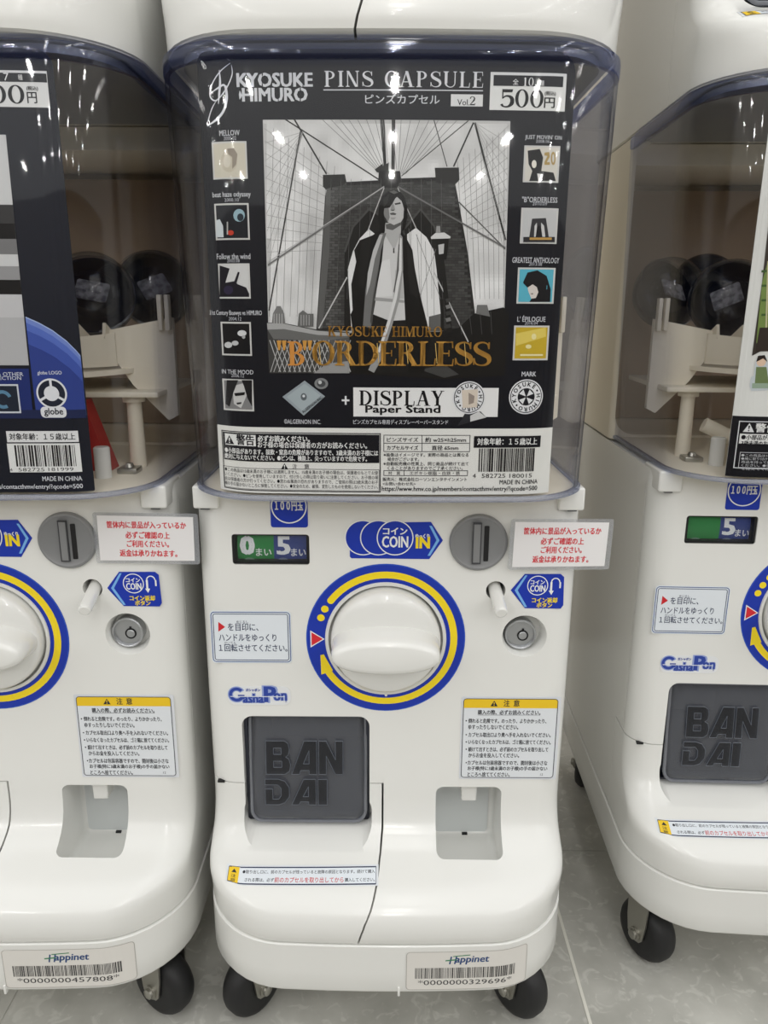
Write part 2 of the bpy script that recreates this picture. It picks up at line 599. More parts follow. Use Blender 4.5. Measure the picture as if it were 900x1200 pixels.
class Art:
    """flat printing: polygons with an ink colour, laid on a surface y = yfun(x, z)"""

    def __init__(s, yfun, who='c', lift=0.0004):
        s.yf, s.who, s.lift = yfun, who, lift
        s.V, s.F, s.C = [], [], []

    def at(s, u, v):
        return survey(u, v, s.yf, s.who)

    def raw(s, vs, fs, col, layer, jit=False):
        s.k = getattr(s, 'k', 0)
        if jit:                                      # overlapping strokes never share a plane
            for f in fs:
                s.k += 1
                b = len(s.V)
                y = -(layer + (s.k % 8) * .1) * DL
                s.V += [(vs[i][0], y, vs[i][1]) for i in f]
                s.F.append(tuple(range(b, b + len(f))))
                s.C.append(lin(col))
            return
        b = len(s.V)
        s.k += 1
        y = -(layer + ((s.k % 8) * .1 if layer else 0)) * DL
        s.V += [(x, y, z) for x, z in vs]
        s.F += [tuple(i + b for i in f) for f in fs]
        s.C += [lin(col)] * len(fs)

    def poly(s, px, col, layer=1):
        pts = [s.at(*p) for p in px]
        s.raw(pts, [tuple(range(len(pts)))], col, layer)

    def loc(s, pts, col, layer=1):
        s.raw(pts, [tuple(range(len(pts)))], col, layer)

    def box(s, u0, v0, u1, v1, col, layer=1, r=0):
        (x0, z1), (x1, z0) = s.at(u0, v0), s.at(u1, v1)
        if r:
            s.loc(rrect(x0, x1, z0, z1, r, 5), col, layer)
        else:
            s.loc([(x0, z0), (x1, z0), (x1, z1), (x0, z1)], col, layer)

    def frame(s, u0, v0, u1, v1, t, col, layer=1):
        (x0, z1), (x1, z0) = s.at(u0, v0), s.at(u1, v1)
        for q in ((x0, x1, z0, z0 + t), (x0, x1, z1 - t, z1), (x0, x0 + t, z0, z1), (x1 - t, x1, z0, z1)):
            s.loc([(q[0], q[2]), (q[1], q[2]), (q[1], q[3]), (q[0], q[3])], col, layer)

    def line(s, u0, v0, u1, v1, w, col, layer=1):
        s.lline([s.at(u0, v0), s.at(u1, v1)], w, col, layer)

    def lline(s, pts, w, col, layer=1, close=False):
        if close:
            pts = list(pts) + [pts[0]]
        for (x0, z0), (x1, z1) in zip(pts, pts[1:]):
            l = sqrt((x1 - x0) ** 2 + (z1 - z0) ** 2) or 1
            nx, nz = -(z1 - z0) / l * w / 2, (x1 - x0) / l * w / 2
            s.loc([(x0 + nx, z0 + nz), (x1 + nx, z1 + nz), (x1 - nx, z1 - nz), (x0 - nx, z0 - nz)], col, layer)

    def disc(s, u, v, rpx, col, layer=1, r2=None, a0=0, a1=360, n=36, ell=1.0):
        x, z = s.at(u, v)
        x1, _ = s.at(u + rpx, v)
        r = x1 - x
        s.ldisc(x, z, r, col, layer, None if r2 is None else r * r2 / rpx, a0, a1, n, ell)

    def ldisc(s, x, z, r, col, layer=1, r2=None, a0=0, a1=360, n=36, ell=1.0):
        A = [radians(a0 + (a1 - a0) * k / n) for k in range(n + 1)]
        if r2 is None:
            s.loc([(x + r * cos(a), z + ell * r * sin(a)) for a in (A[:-1] if a1 - a0 >= 360 else A)], col, layer)
        else:
            for a, b in zip(A, A[1:]):
                s.loc([(x + r * cos(a), z + r * ell * sin(a)), (x + r * cos(b), z + r * ell * sin(b)),
                       (x + r2 * cos(b), z + r2 * ell * sin(b)), (x + r2 * cos(a), z + r2 * ell * sin(a))], col, layer)

    def fit(s, g, x0, z0, x1, z1, col, layer, bold=0.0, shear=0.0, jit=False):
        vs, fs = g
        if not vs:
            return
        ax, bx = min(p[0] for p in vs), max(p[0] for p in vs)
        ay, by = min(p[1] for p in vs), max(p[1] for p in vs)
        sx, sz = (x1 - x0) / (bx - ax), (z1 - z0) / max(by - ay, 1e-6)
        out = [(x0 + (p[0] - ax) * sx + shear * (p[1] - ay) * sz, z0 + (p[1] - ay) * sz) for p in vs]
        b = bold * (z1 - z0)
        for dx, dz in (((0, 0),) if not bold else ((-b, -b * .5), (b, -b * .5), (-b, b * .5), (b, b * .5))):
            s.raw([(x + dx, z + dz) for x, z in out], fs, col, layer, jit)

    def text(s, t, u0, v0, u1, v1, col, layer=2, bold=0.0, font='sans', shear=0.0, res=2, track=.06):
        (x0, z1), (x1, _), (_, z0) = s.at(u0, v0), s.at(u1, v1), s.at(u0, v1)
        s.fit(serif(t, track) if font == 'serif' else glyphs(t, res), x0, z0, x1, z1, col, layer, bold, shear, font == 'serif')

    def ltext(s, t, cx, cz, h, col, layer=2, bold=0.0, rot=0.0, font='sans', wid=1.0):
        vs, fs = serif(t) if font == 'serif' else glyphs(t)
        ax, bx = min(p[0] for p in vs), max(p[0] for p in vs)
        ay, by = min(p[1] for p in vs), max(p[1] for p in vs)
        k = h / (by - ay)
        out = []
        for p in vs:
            x, z = (p[0] - (ax + bx) / 2) * k * wid, (p[1] - (ay + by) / 2) * k
            out.append((cx + x * cos(rot) - z * sin(rot), cz + x * sin(rot) + z * cos(rot)))
        b = bold * h
        for dx, dz in (((0, 0),) if not bold else ((-b, -b), (b, -b), (-b, b), (b, b))):
            s.raw([(x + dx, z + dz) for x, z in out], fs, col, layer)

    def barcode(s, u0, v0, u1, v1, col, layer=2, seed=1, n=95, paired=False):
        (x0, z1), (x1, z0) = s.at(u0, v0), s.at(u1, v1)
        rnd = random.Random(seed)
        x, w = x0, (x1 - x0) / n
        while x < x1 - w:
            k = rnd.choice((1, 1, 2, 3)) * w
            k = min(k, x1 - x)
            s.loc([(x, z0), (x + k, z0), (x + k, z1), (x, z1)], col, layer)
            x += k + rnd.choice((1, 1, 2)) * w

    def build(s, name, parent, m=None, cuts=(), base=None, thick=0.0003, hcuts=()):
        me = bpy.data.meshes.new(name)
        me.from_pydata(s.V, [], s.F)
        bm = BM()
        bm.from_mesh(me)
        lay = bm.faces.layers.float_vector.new('c')
        bm.faces.ensure_lookup_table()
        for f, c in zip(bm.faces, s.C):
            f[lay] = c
        for x in cuts:
            bmesh.ops.bisect_plane(bm, geom=bm.verts[:] + bm.edges[:] + bm.faces[:], plane_co=(x, 0, 0), plane_no=(1, 0, 0))
        for z in hcuts:
            bmesh.ops.bisect_plane(bm, geom=bm.verts[:] + bm.edges[:] + bm.faces[:], plane_co=(0, 0, z), plane_no=(0, 0, 1))
        for v in bm.verts:
            v.co.y = s.yf(v.co.x, v.co.z) + v.co.y - s.lift
        # real sheet thickness behind the bottom layer
        if base is not None:
            fs = [f for f in bm.faces if all(abs(v.co.y - (s.yf(v.co.x, v.co.z) - s.lift)) < 1e-6 for v in f.verts)]
            if fs:
                r = bmesh.ops.extrude_face_region(bm, geom=fs, use_keep_orig=True)
                for g in r['geom']:
                    if isinstance(g, bmesh.types.BMVert):
                        g.co.y += thick
        bm.to_mesh(me)
        col = me.color_attributes.new('ink', 'FLOAT_COLOR', 'CORNER')
        src = me.attributes['c'].data
        for p in me.polygons:
            c = src[p.index].vector
            for li in p.loop_indices:
                col.data[li].color = (*c, 1)
        bm.free()
        me.attributes.remove(me.attributes['c'])
        return link(name, me, m or M['ink'], parent)


BLUE, YEL, WH, BK = (8, 48, 168), (246, 218, 28), (236, 237, 236), (14, 16, 22)
PAPER = (226, 232, 238)
CURVE_CUTS = [k * .01 for k in range(-8, 9)] + [s_ * v for v in (.085, .0885, .092, .0955, .099, .1025, .106, .1095, .113, .1165, .120) for s_ in (-1, 1)]


def triangle_warn(A, cx, cz, h, tri, mark, layer):
    A.loc([(cx - h * .58, cz - h * .5), (cx + h * .58, cz - h * .5), (cx, cz + h * .5)], tri, layer)
    A.loc([(cx - h * .06, cz - h * .15), (cx + h * .06, cz - h * .15), (cx + h * .09, cz + h * .22), (cx - h * .09, cz + h * .22)], mark, layer + 1)
    A.ldisc(cx, cz - h * .32, h * .08, mark, layer + 1, n=8)


# ------------------------------------------------------------------ the machine
root = empty('capsule_machine')


def P0(u, v):
    return survey(u, v, panel_y)


# --- body shell
bm = BM()
rings = []
for i, (z, yf, r) in enumerate(PROF):
    sub = [(z, yf, r)]
    if i + 1 < len(PROF) and i < 15:
        z2, y2, r2 = PROF[i + 1]
        sub.append(((z + z2) / 2, (yf + y2) / 2, (r + r2) / 2))
    for (zz, yy, rr) in sub:
        hw = HW - (.0015 if zz < .1275 or zz > .483 else 0)
        rings.append([(x, y, zz) for x, y in ring(lambda x, z_, a=yy, b=rr, h=hw: plan_front(x, a, h, b, -a * .10), hw, zz, YB, .02, r=rr)])
loft(bm, rings)
body = obj('body_shell', bm, M['white'], root)

# --- tray cover: the lower left front piece, split from the shell along its seam
xl, zs = -.20, P0(450, 918)[1]
xr_ = P0(449, 918)[0]
chL, chT = P0(283, 839)
chR, chB = P0(433, 969)


def seam_outline(g):
    pts = [(xl, .10), (xr_ - .0190 - g, .10), (xr_ - .0190 - g, .1275), (xr_ - .0175 - g, .134), (xr_ - .0135 - g, .146), (xr_ - .0085 - g, .156),
           (xr_ - .0045 - g, .165), (xr_ - .0015 - g, .176), (xr_ - g, .188), (xr_ - g, zs - g), (xl, zs - g)]
    return [(x - .0006 * (1 if g > 0 else 0) if x > -.1 else x, z) for x, z in pts]


tray = link('tray_cover', body.data.copy(), M['white'], root)
c = BM()
add_prism(c, seam_outline(.0006), -.12, .050)
boolean(tray, c, 'INTERSECT')
c = BM()
add_prism(c, seam_outline(-.0004), -.12, .0505)
boolean(body, c)
# side seam of the front cover
for sx in (-1, 1):
    c = BM()
    add_box(c, min(sx * .148, sx * .16), max(sx * .148, sx * .16), .0240, .0252, .23, .47)
    boolean(body, c)

bm = BM()
add_box(bm, -.1445, -.1385, .0016, .0050, zs - .0012, zs + .0006)
obj('seam_notch', bm, M['black'], root)

# --- openings
chute = rrect(chL, chR, chB + .001, chT, (.004, .004, .009, .009))
for o in (body, tray):
    c = BM()
    add_prism(c, chute, -.030, .150)
    boolean(o, c)
# soft scoop in front of the chute
c = BM()
add_prism(c, rrect(chL - .001, chR + .002, chB - .0105, chB + .03, .012, 8), -.038, .012)
c.verts.ensure_lookup_table()
for v in c.verts:
    if v.co.z < chB + .005:
        v.co.z += (v.co.y - .012) * .14 * -1 * 0 + (0.0 if v.co.y < -.03 else .010)
boolean(tray, c)
# coin return recess
crL, crT = P0(511, 922)
crR, _ = P0(588, 922)
crB = survey(550, 1006, body_y)[1]
PZ0, PY0, PY1 = .1475, -.0275, .040
c = BM()
add_box(c, crL, crR, PY0, PY1, PZ0, crT, .0065, 5)
boolean(body, c)
# key dish
kx, kz = P0(613, 747)
c = BM()
add_lathe(c, [(.0185, .001), (.0168, -.003), (.0150, -.014)], (kx + .001, 0, kz + .001), (0, -1, 0), 40)
boolean(body, c)
# lever hole
lx, lz = P0(581, 692)
c = BM()
add_lathe(c, [(.0078, .002), (.0078, -.030)], (lx, 0, lz), (0, -1, 0), 28)
boolean(body, c)
# counter window
wx0, wz1 = P0(271, 626)
wx1, wz0 = P0(363, 662)
c = BM()
add_prism(c, rrect(wx0, wx1, wz0, wz1, .0025, 4), -.002, .014)
boolean(body, c)
# dial well
dx, dz = P0(452, 749)
c = BM()
add_lathe(c, [(.0465, .002), (.0465, -.010)], (dx, 0, dz), (0, -1, 0), 64)
boolean(body, c)

# --- parts in the openings
bm = BM()     # dark chamber behind the chute: the capsule channel
for (x0, x1, y0, y1, z0, z1) in ((chL - .004, chL, .045, .149, chB - .01, chT + .01), (chR, chR + .004, .045, .149, chB - .01, chT + .01),
                                 (chL - .004, chR + .004, .14, .149, chB - .01, chT + .01)):
    add_box(bm, x0 + .0002, x1 - .0002, y0, y1, z0, z1)
add_box(bm, chL + .0004, chR - .0004, .008, .1395, chB + .0015, chB + .0035)
add_box(bm, chL + .0004, chR - .0004, .008, .1395, chT - .0035, chT - .0015)
add_box(bm, chL + .0004, chL + .003, .008, .1395, chB + .002, chT - .002)
add_box(bm, chR - .003, chR - .0004, .008, .1395, chB + .002, chT - .002)
obj('capsule_channel', bm, M['channel'], root)

# smoky flap: convex door with a thick rim and a finger notch at its lower edge
bm = BM()
dL, dR = chL + .0034, chR - .0020
dB, dT = chB + .0022, chT - .002
nx, nz = 24, 20
cxm = (dL + dR) / 2


def door_y(x, z):
    t = (z - dB) / (dT - dB)
    e = abs(x - cxm) / ((dR - dL) / 2)
    return -.0015 + .0085 * t ** 2 + .010 * max(0, e - .80) ** 2 * 18 + .0085 * max(0, .12 - t) ** 2 * 60


outl = rrect(dL, dR, dB, dT, (.012, .012, .004, .004), 8)
rows = []
for j in range(nz + 1):
    z = dB + (dT - dB) * j / nz
    half = (dR - dL) / 2
    if z - dB < .012:
        q = .012 - (z - dB)
        half -= .012 - sqrt(max(0, .012 ** 2 - q * q))
    rows.append([bm.verts.new((cxm + half * (2 * i / nx - 1), door_y(cxm + half * (2 * i / nx - 1), z), z)) for i in range(nx + 1)])
for j in range(nz):
    for i in range(nx):
        if j == 0 and 9 <= i <= 14:
            continue
        bm.faces.new((rows[j][i], rows[j][i + 1], rows[j + 1][i + 1], rows[j + 1][i]))
bmesh.ops.delete(bm, geom=[v for v in bm.verts if not v.link_faces], context='VERTS')
bmesh.ops.recalc_face_normals(bm, faces=bm.faces)
bmesh.ops.solidify(bm, geom=bm.faces[:], thickness=.0022)
door = obj('chute_door', bm, M['smoke'], root)
# rim of the door
bm = BM()
pts = []
for (x, z) in rrect(dL + .0015, dR - .0015, dB + .0015, dT - .001, (.011, .011, .004, .004), 8):
    pts.append((x, door_y(x, z) - .0008, z))
add_tube(bm, pts + [pts[0]], .0016, 8, caps=False)
obj('door_rim', bm, M['smoker'], door)
# raised lettering
LET = {   # B A N D I as slabs; each entry is a list of convex-ish pieces
    'B': [[(0, 0), (.28, 0), (.28, 1), (0, 1)], [(.28, .79), (.60, .79), (.60, 1), (.28, 1)], [(.28, .40), (.60, .40), (.60, .60), (.28, .60)], [(.28, 0), (.60, 0), (.60, .21), (.28, .21)],
          [(.60, .60), (.66, .52), (.82, .56), (.86, .72), (.82, .92), (.68, 1), (.60, 1), (.60, .79)], [(.60, 0), (.70, 0), (.86, .10), (.90, .28), (.84, .46), (.66, .52), (.60, .40), (.60, .21)]],
    'A': [[(0, 0), (.28, 0), (.64, .72), (.64, 1), (.46, 1)], [(.64, 0), (.92, 0), (.92, 1), (.64, 1)], [(.33, .12), (.64, .12), (.64, .32), (.43, .32)]],
    'N': [[(0, 0), (.27, 0), (.27, 1), (0, 1)], [(.61, 0), (.88, 0), (.88, 1), (.61, 1)], [(.27, 1), (.27, .56), (.61, 0), (.61, .44)]],
    'D': [[(0, 0), (.28, 0), (.28, .62), (0, .62)], [(0, .78), (.50, .78), (.50, 1), (0, 1)], [(.28, 0), (.50, 0), (.50, .22), (.28, .22)],
          [(.50, 1), (.50, .78), (.60, .64), (.60, .36), (.50, .22), (.50, 0), (.72, .08), (.90, .32), (.90, .68), (.74, .92)]],
    'I': [[(0, 0), (.30, 0), (.30, 1), (0, 1)]],
}
EDGE = {
    'B': [[(0, 0), (.70, 0), (.86, .10), (.90, .28), (.84, .46), (.72, .52), (.82, .58), (.86, .74), (.82, .92), (.68, 1), (0, 1)], [(.28, .60), (.56, .60), (.56, .79), (.28, .79)], [(.28, .21), (.58, .21), (.58, .40), (.28, .40)]],
    'A': [[(0, 0), (.28, 0), (.33, .12), (.64, .12), (.64, 0), (.92, 0), (.92, 1), (.46, 1)], [(.43, .32), (.64, .32), (.64, .72)]],
    'N': [[(0, 0), (.27, 0), (.27, .56), (.61, 0), (.88, 0), (.88, 1), (.61, 1), (.61, .44), (.27, 1), (0, 1)]],
    'D': [[(0, 0), (.50, 0), (.72, .08), (.90, .32), (.90, .68), (.74, .92), (.50, 1), (0, 1), (0, .78), (.48, .78), (.60, .64), (.60, .36), (.50, .22), (.28, .22), (.28, .62), (0, .62)]],
    'I': [[(0, 0), (.30, 0), (.30, 1), (0, 1)]],
}
bm = BM()


def letters(word, u0, v0, u1, v1, ws):
    x0, z1 = P0(u0, v0)
    x1, z0 = P0(u1, v1)
    tot = sum(ws) + .08 * (len(ws) - 1)
    x = 0
    for ch, w in zip(word, ws):
        k = {'B': .86, 'A': .92, 'N': .88, 'D': .90, 'I': .30}[ch]
        for poly in LET[ch]:
            pl = [(x0 + (x + p[0] * w / k) / tot * (x1 - x0), z0 + p[1] * (z1 - z0)) for p in poly]
            a = [bm.verts.new((px, door_y(px, pz) - .0028, pz)) for px, pz in pl]
            b = [bm.verts.new((px, door_y(px, pz) - .0023, pz)) for px, pz in pl]
            n = len(a)
            bm.faces.new(a)
            for q in range(n):
                bm.faces.new((a[q], a[(q + 1) % n], b[(q + 1) % n], b[q]))
        for poly in EDGE[ch]:
            pl = [(x0 + (x + p[0] * w / k) / tot * (x1 - x0), z0 + p[1] * (z1 - z0)) for p in poly]
            pl.append(pl[0])
            for (xa, za), (xb, zb) in zip(pl, pl[1:]):
                add_tube(eb, [(xa, door_y(xa, za) - .0027, za), (xb, door_y(xb, zb) - .0027, zb)], .00026, 6)
        x += w + .08


eb = BM()
letters('BAN', 311, 869, 402, 906, (.86, .92, .88))
letters('DAI', 311, 911, 384, 940, (.90, .92, .34))
obj('raised_lettering', bm, M['smokel'], door, recalc=False)
obj('lettering_highlight', eb, M['edge'], door)  # thin pale outlines, a painted highlight around each letter

# coin return liner and nub
bm = BM()
x0, x1 = crL + .0005, crR - .0005
add_prism(bm, rrect(crL + .001, crR - .0050, PZ0 + .0015, crT - .0065, .005, 5), .0385, .0402)
obj('return_back_plate', bm, M['recess'], root)
bm = BM()
cx = P0(549, 930)[0] + .0015
zt = crT - .0004
w = .0068
pl = [(cx - w, .036, zt), (cx + w, .036, zt), (cx + w, .008, zt), (cx - w, .008, zt),
      (cx - w * .9, .024, zt - .0190), (cx + w * .9, .024, zt - .0190), (cx + w * .9, .008, zt - .0190), (cx - w * .9, .008, zt - .0190)]
vs = [bm.verts.new(p) for p in pl]
for f in ((0, 1, 2, 3), (4, 7, 6, 5), (0, 4, 5, 1), (1, 5, 6, 2), (2, 6, 7, 3), (3, 7, 4, 0)):
    bm.faces.new([vs[i] for i in f])
bmesh.ops.bevel(bm, geom=bm.edges[:], offset=.0006, segments=2, affect='EDGES')
obj('return_nozzle', bm, M['white'], root)
bm = BM()
add_box(bm, cx - .0015, cx + .0035, .0360, .0388, PZ0 - .0004, PZ0 + .0022)
obj('drain_slot', bm, M['black'], root)

# lock
bm = BM()
add_lathe(bm, [(.0128, -.0138), (.0128, -.0055), (.0120, -.0048), (.0112, -.0052), (.0108, -.0075), (.0, -.0075)], (kx - .001, 0, kz), (0, -1, 0), 40, cap1=False)
lock = obj('cylinder_lock', bm, M['lockm'], root)
bm = BM()
add_lathe(bm, [(.0046, -.0076), (.0046, -.0070), (.0035, -.0070), (.0035, -.0076)], (kx + .001, 0, kz - .0015), (0, -1, 0), 28, False, False)
add_box(bm, kx + .0002, kx + .0018, -.0, .0078, kz + .001, kz + .0045)
for v in bm.verts:
    v.co.y = max(v.co.y, .0068)
obj('keyhole', bm, M['black'], lock)
bm = BM()
add_lathe(bm, [(.0033, -.0076), (.0033, -.0068), (.0028, -.0064), (0, -.0064)], (kx + .001, 0, kz - .0015), (0, -1, 0), 24, True, False)
obj('key_core', bm, M['lockm'], lock)

# coin return lever: a short white stick angled towards the customer
bm = BM()
p0, p1 = Vector((lx - .0005, .020, lz + .003)), Vector((lx + .0015, -.024, lz - .0095))
d = (p1 - p0).normalized()
add_tube(bm, [p0, p1 - d * .004, p1 - d * .001, p1], [.0052, .0052, .0048, .0036], 20)
obj('return_lever', bm, M['white'], root)
bm = BM()
add_lathe(bm, [(.0077, -.0295), (.0077, -.0285)], (lx, 0, lz), (0, -1, 0), 28)
obj('lever_hole_liner', bm, M['greyd'], root)

# coin slot
sx, sz = P0(560.5, 635)
bm = BM()
add_lathe(bm, [(.0228, .0), (.0228, .0022), (.0218, .0036), (.0205, .0040), (.0190, .0030), (0, .0030)], (sx, 0, sz), (0, -1, 0), 56, cap1=False)
slot = obj('coin_slot', bm, M['grey'], root)
bm = BM()
a = [(-.0042, -.0160), (.0012, -.0165), (.0012, .0160), (-.0052, .0165)]
add_prism(bm, [(sx + p[0], sz + p[1]) for p in a], -.0030, -.0048)
obj('slot_guide', bm, M['grey'], slot)
bm = BM()
add_prism(bm, rrect(sx + .0040, sx + .0078, sz - .0148, sz + .0138, .0006, 2), -.0020, -.0034)
obj('slot_opening', bm, M['black'], slot)
bm = BM()
for q in (-.0046, .0014):
    add_prism(bm, rrect(sx + q - .0004, sx + q + .0004, sz - .0165, sz + .0165, .0002, 2), -.0030, -.00495)
add_prism(bm, rrect(sx - .0046, sx + .0014, sz + .0155, sz + .0165, .0002, 2), -.0030, -.00495)
add_prism(bm, rrect(sx - .0046, sx + .0014, sz - .0165, sz - .0155, .0002, 2), -.0030, -.00495)
obj('guide_edge', bm, M['greyd'], slot)

# dial: sticker ring, white ring, handle
A = Art(panel_y, lift=.0003)
R1 = .0642
A.ldisc(dx, dz, R1, BLUE, 0, .0490, n=72)
A.ldisc(dx, dz, .0640, (40, 90, 200), 1, .0634, n=72)
ry0, ry1 = .0578, .0522
A.ldisc(dx, dz, ry0, YEL, 1, ry1, -150, 143, n=60)                       # from the arrow tail over the right side
A.ldisc(dx + (ry0 + ry1) / 2 * cos(radians(143)), dz + (ry0 + ry1) / 2 * sin(radians(143)), .0028, YEL, 2, n=16)
for a in (152, 160.5):
    A.ldisc(dx + .0552 * cos(radians(a)), dz + .0552 * sin(radians(a)), .0030, YEL, 1, n=20)
# arrow head pointing up to the red mark
tip = radians(-165)
A.loc([(dx + .0612 * cos(radians(-149)), dz + .0612 * sin(radians(-149))), (dx + .0512 * cos(radians(-147)), dz + .0512 * sin(radians(-147))),
       (dx + .0520 * cos(tip), dz + .0520 * sin(tip)), (dx + .0548 * cos(tip), dz + .0548 * sin(tip))], YEL, 2)
# red triangle
rt = [(-.0608, .0075), (-.0608, -.0075), (-.0493, 0)]
A.loc([(dx + p[0], dz + p[1]) for p in rt], WH, 2)
A.loc([(dx + p[0] + (.0009 if i < 2 else -.0014), dz + p[1] * .78) for i, p in enumerate(rt)], (214, 36, 48), 3)
A.build('dial_sticker', root, base=1)
bm = BM()
add_lathe(bm, [(.0462, -.0095), (.0462, .0012), (.0485, .0018), (.0490, .0010), (.0490, .0)], (dx, 0, dz), (0, -1, 0), 72, False, False)
add_lathe(bm, [(.0462, -.0094), (.0, -.0094)], (dx, 0, dz), (0, -1, 0), 72, False, False)
add_lathe(bm, [(.0011, .0014), (.0011, .0026), (.0, .0028)], (dx + .0005, 0, dz - .0487), (0, -1, 0), 12, False, False)
obj('dial_ring', bm, M['white'], root)
bm = BM()
add_lathe(bm, [(.0440, -.0093), (.0440, .0050), (.0432, .0078), (.0405, .0098), (.0330, .0125), (.0200, .0142), (0, .0148)], (dx, 0, dz), (0, -1, 0), 72, True, False)
handle = obj('dial_handle', bm, M['white'], root, 50)
bm = BM()
n = 40


def lens(hw, hh):
    out = []
    for k in range(n):
        a = 2 * pi * k / n
        cxx = cos(a)
        out.append((hw * (abs(cxx) ** .9) * (1 if cxx >= 0 else -1), hh * sin(a) * (abs(sin(a)) ** -.15 if sin(a) else 1)))
    return out


secs = [(.0425, .0178, -.004), (.0424, .0168, -.018), (.0420, .0150, -.030), (.0412, .0138, -.0345), (.0395, .0120, -.0365), (.0360, .0090, -.0375)]
rings = [[(dx + x, y, dz + z) for x, z in lens(hw, hh)] for hw, hh, y in secs]
loft(bm, rings)
obj('handle_grip', bm, M['white'], handle, 50)

# counter: dark frame, printed drum, window
def make_counter(parent, zero=True):
    A = Art(lambda x, z: .0065 + 2.2 * (z - (wz0 + wz1) / 2) ** 2 * 4, lift=0)
    q = (wx0, wz0)
    ww, wh = wx1 - wx0, wz1 - wz0
    X = lambda t: wx0 + ww * t
    Z = lambda t: wz0 + wh * t
    A.loc([(X(.05), Z(.10)), (X(.525), Z(.10)), (X(.525), Z(.93)), (X(.05), Z(.93))], (32, 132, 62), 0)
    A.loc([(X(.525), Z(.10)), (X(.95), Z(.10)), (X(.95), Z(.93)), (X(.525), Z(.93))], (42, 62, 130), 0)
    if zero:
        A.fit(serif('0') if False else glyphs('0'), X(.10), Z(.26), X(.26), Z(.84), WH, 3, bold=.08)
        A.fit(glyphs('まい'), X(.29), Z(.20), X(.49), Z(.46), WH, 3, bold=.02)
    A.fit(glyphs('5'), X(.575), Z(.26), X(.73), Z(.84), WH, 3, bold=.06)
    A.fit(glyphs('まい'), X(.75), Z(.20), X(.94), Z(.46), WH, 3, bold=.02)
    A.ldisc(X(.20), Z(.06), .0040, (120, 150, 130), 2, n=16, ell=.5)
    A.ldisc(X(.64), Z(.06), .0040, (120, 130, 150), 2, n=16, ell=.5)
    A.build('counter_drum', parent, hcuts=[Z(.1 + .83 * k / 8) for k in range(1, 8)])


bm = BM()
for (a, b, c_, d_) in ((0, .045, 0, 1), (.955, 1, 0, 1), (0, 1, 0, .09), (0, 1, .94, 1)):
    ww, wh = wx1 - wx0, wz1 - wz0
    add_box(bm, wx0 + ww * a + .0003, wx0 + ww * b - .0003, .0012, .0135, wz0 + wh * c_ + .0003, wz0 + wh * d_ - .0003)
add_box(bm, wx0 + .0004, wx1 - .0004, .0128, .0138, wz0 + .0004, wz1 - .0004)
counter = obj('counter_frame', bm, M['black'], root)
bm = BM()
add_prism(bm, rrect(wx0 + .0012, wx1 - .0012, wz0 + .0012, wz1 - .0012, .0015, 3), .0022, .0030)
obj('counter_window', bm, M['window'], root)

# --- printed stickers on the front panel
A = Art(panel_y)                                                         # 100 yen coin sticker
A.box(316, 571, 361, 618, BLUE, 0, r=.002)
x, z = A.at(338.5, 593)
A.ldisc(x, z, .0139, WH, 1, .0129, n=40)
A.text('１００円玉', 322, 587, 355, 598, WH, 2, bold=.03)
A.text('えんだま', 340, 579, 355, 583, WH, 2)
A.build('coin_denomination_sticker', root, base=1)

A = Art(panel_y)                                                         # insert coin sticker
A.poly([(410, 638), (420, 640), (440, 625), (470, 612), (505, 611.5), (519, 633), (503, 655), (412, 654), (410, 652)], BLUE, 0)
A.poly([(503, 616), (506, 616), (515, 633), (504, 651), (501, 651), (511.5, 633)], (120, 178, 236), 1)
for i, u in enumerate((425.5, 443.5, 463)):
    A.disc(u, 630, 21.6, WH, 1 + 2 * i, n=40)
    A.disc(u, 630, 20.3, BLUE, 2 + 2 * i, n=40)
A.text('コイン', 449, 618, 477, 626, WH, 8, bold=.04)
A.text('COIN', 448, 628, 478, 641, WH, 8, bold=.03)
A.text('ゆっくり', 487, 625.5, 503, 630.5, WH, 2, bold=.04)
A.text('IN', 488, 629, 503, 642, YEL, 2, bold=.06)
A.build('insert_coin_sticker', root, base=1)

A = Art(panel_y)                                                         # coin return button sticker
A.poly([(598.5, 691.5), (615, 672.5), (657, 672.5), (661, 676), (660, 709), (657, 713), (615, 712.5)], BLUE, 0)
A.poly([(603, 691.5), (615.5, 674), (618, 674), (606.5, 691.5), (617.5, 711), (614.5, 711)], (120, 178, 236), 1)
A.disc(630, 686, 12.3, WH, 1, 11.2)
A.text('コイン', 622, 679.5, 638, 684.5, WH, 2, bold=.04)
A.text('COIN', 621.5, 685.5, 638.5, 693, WH, 2, bold=.03)
x, z = A.at(651, 682)
A.ldisc(x, z, .0037, WH, 1, .0028, 0, 180, 16)
A.box(655.6, 682, 657, 689, WH, 1)
A.box(645, 682, 646.6, 694, WH, 1)
A.poly([(642.8, 692), (648.8, 692), (645.8, 697)], WH, 1)
A.text('コイン返却', 623.5, 700, 652.5, 706, YEL, 2, bold=.04)
A.text('ボタン', 629, 706, 646.5, 711.5, YEL, 2, bold=.04)
A.build('return_button_sticker', root, base=1)

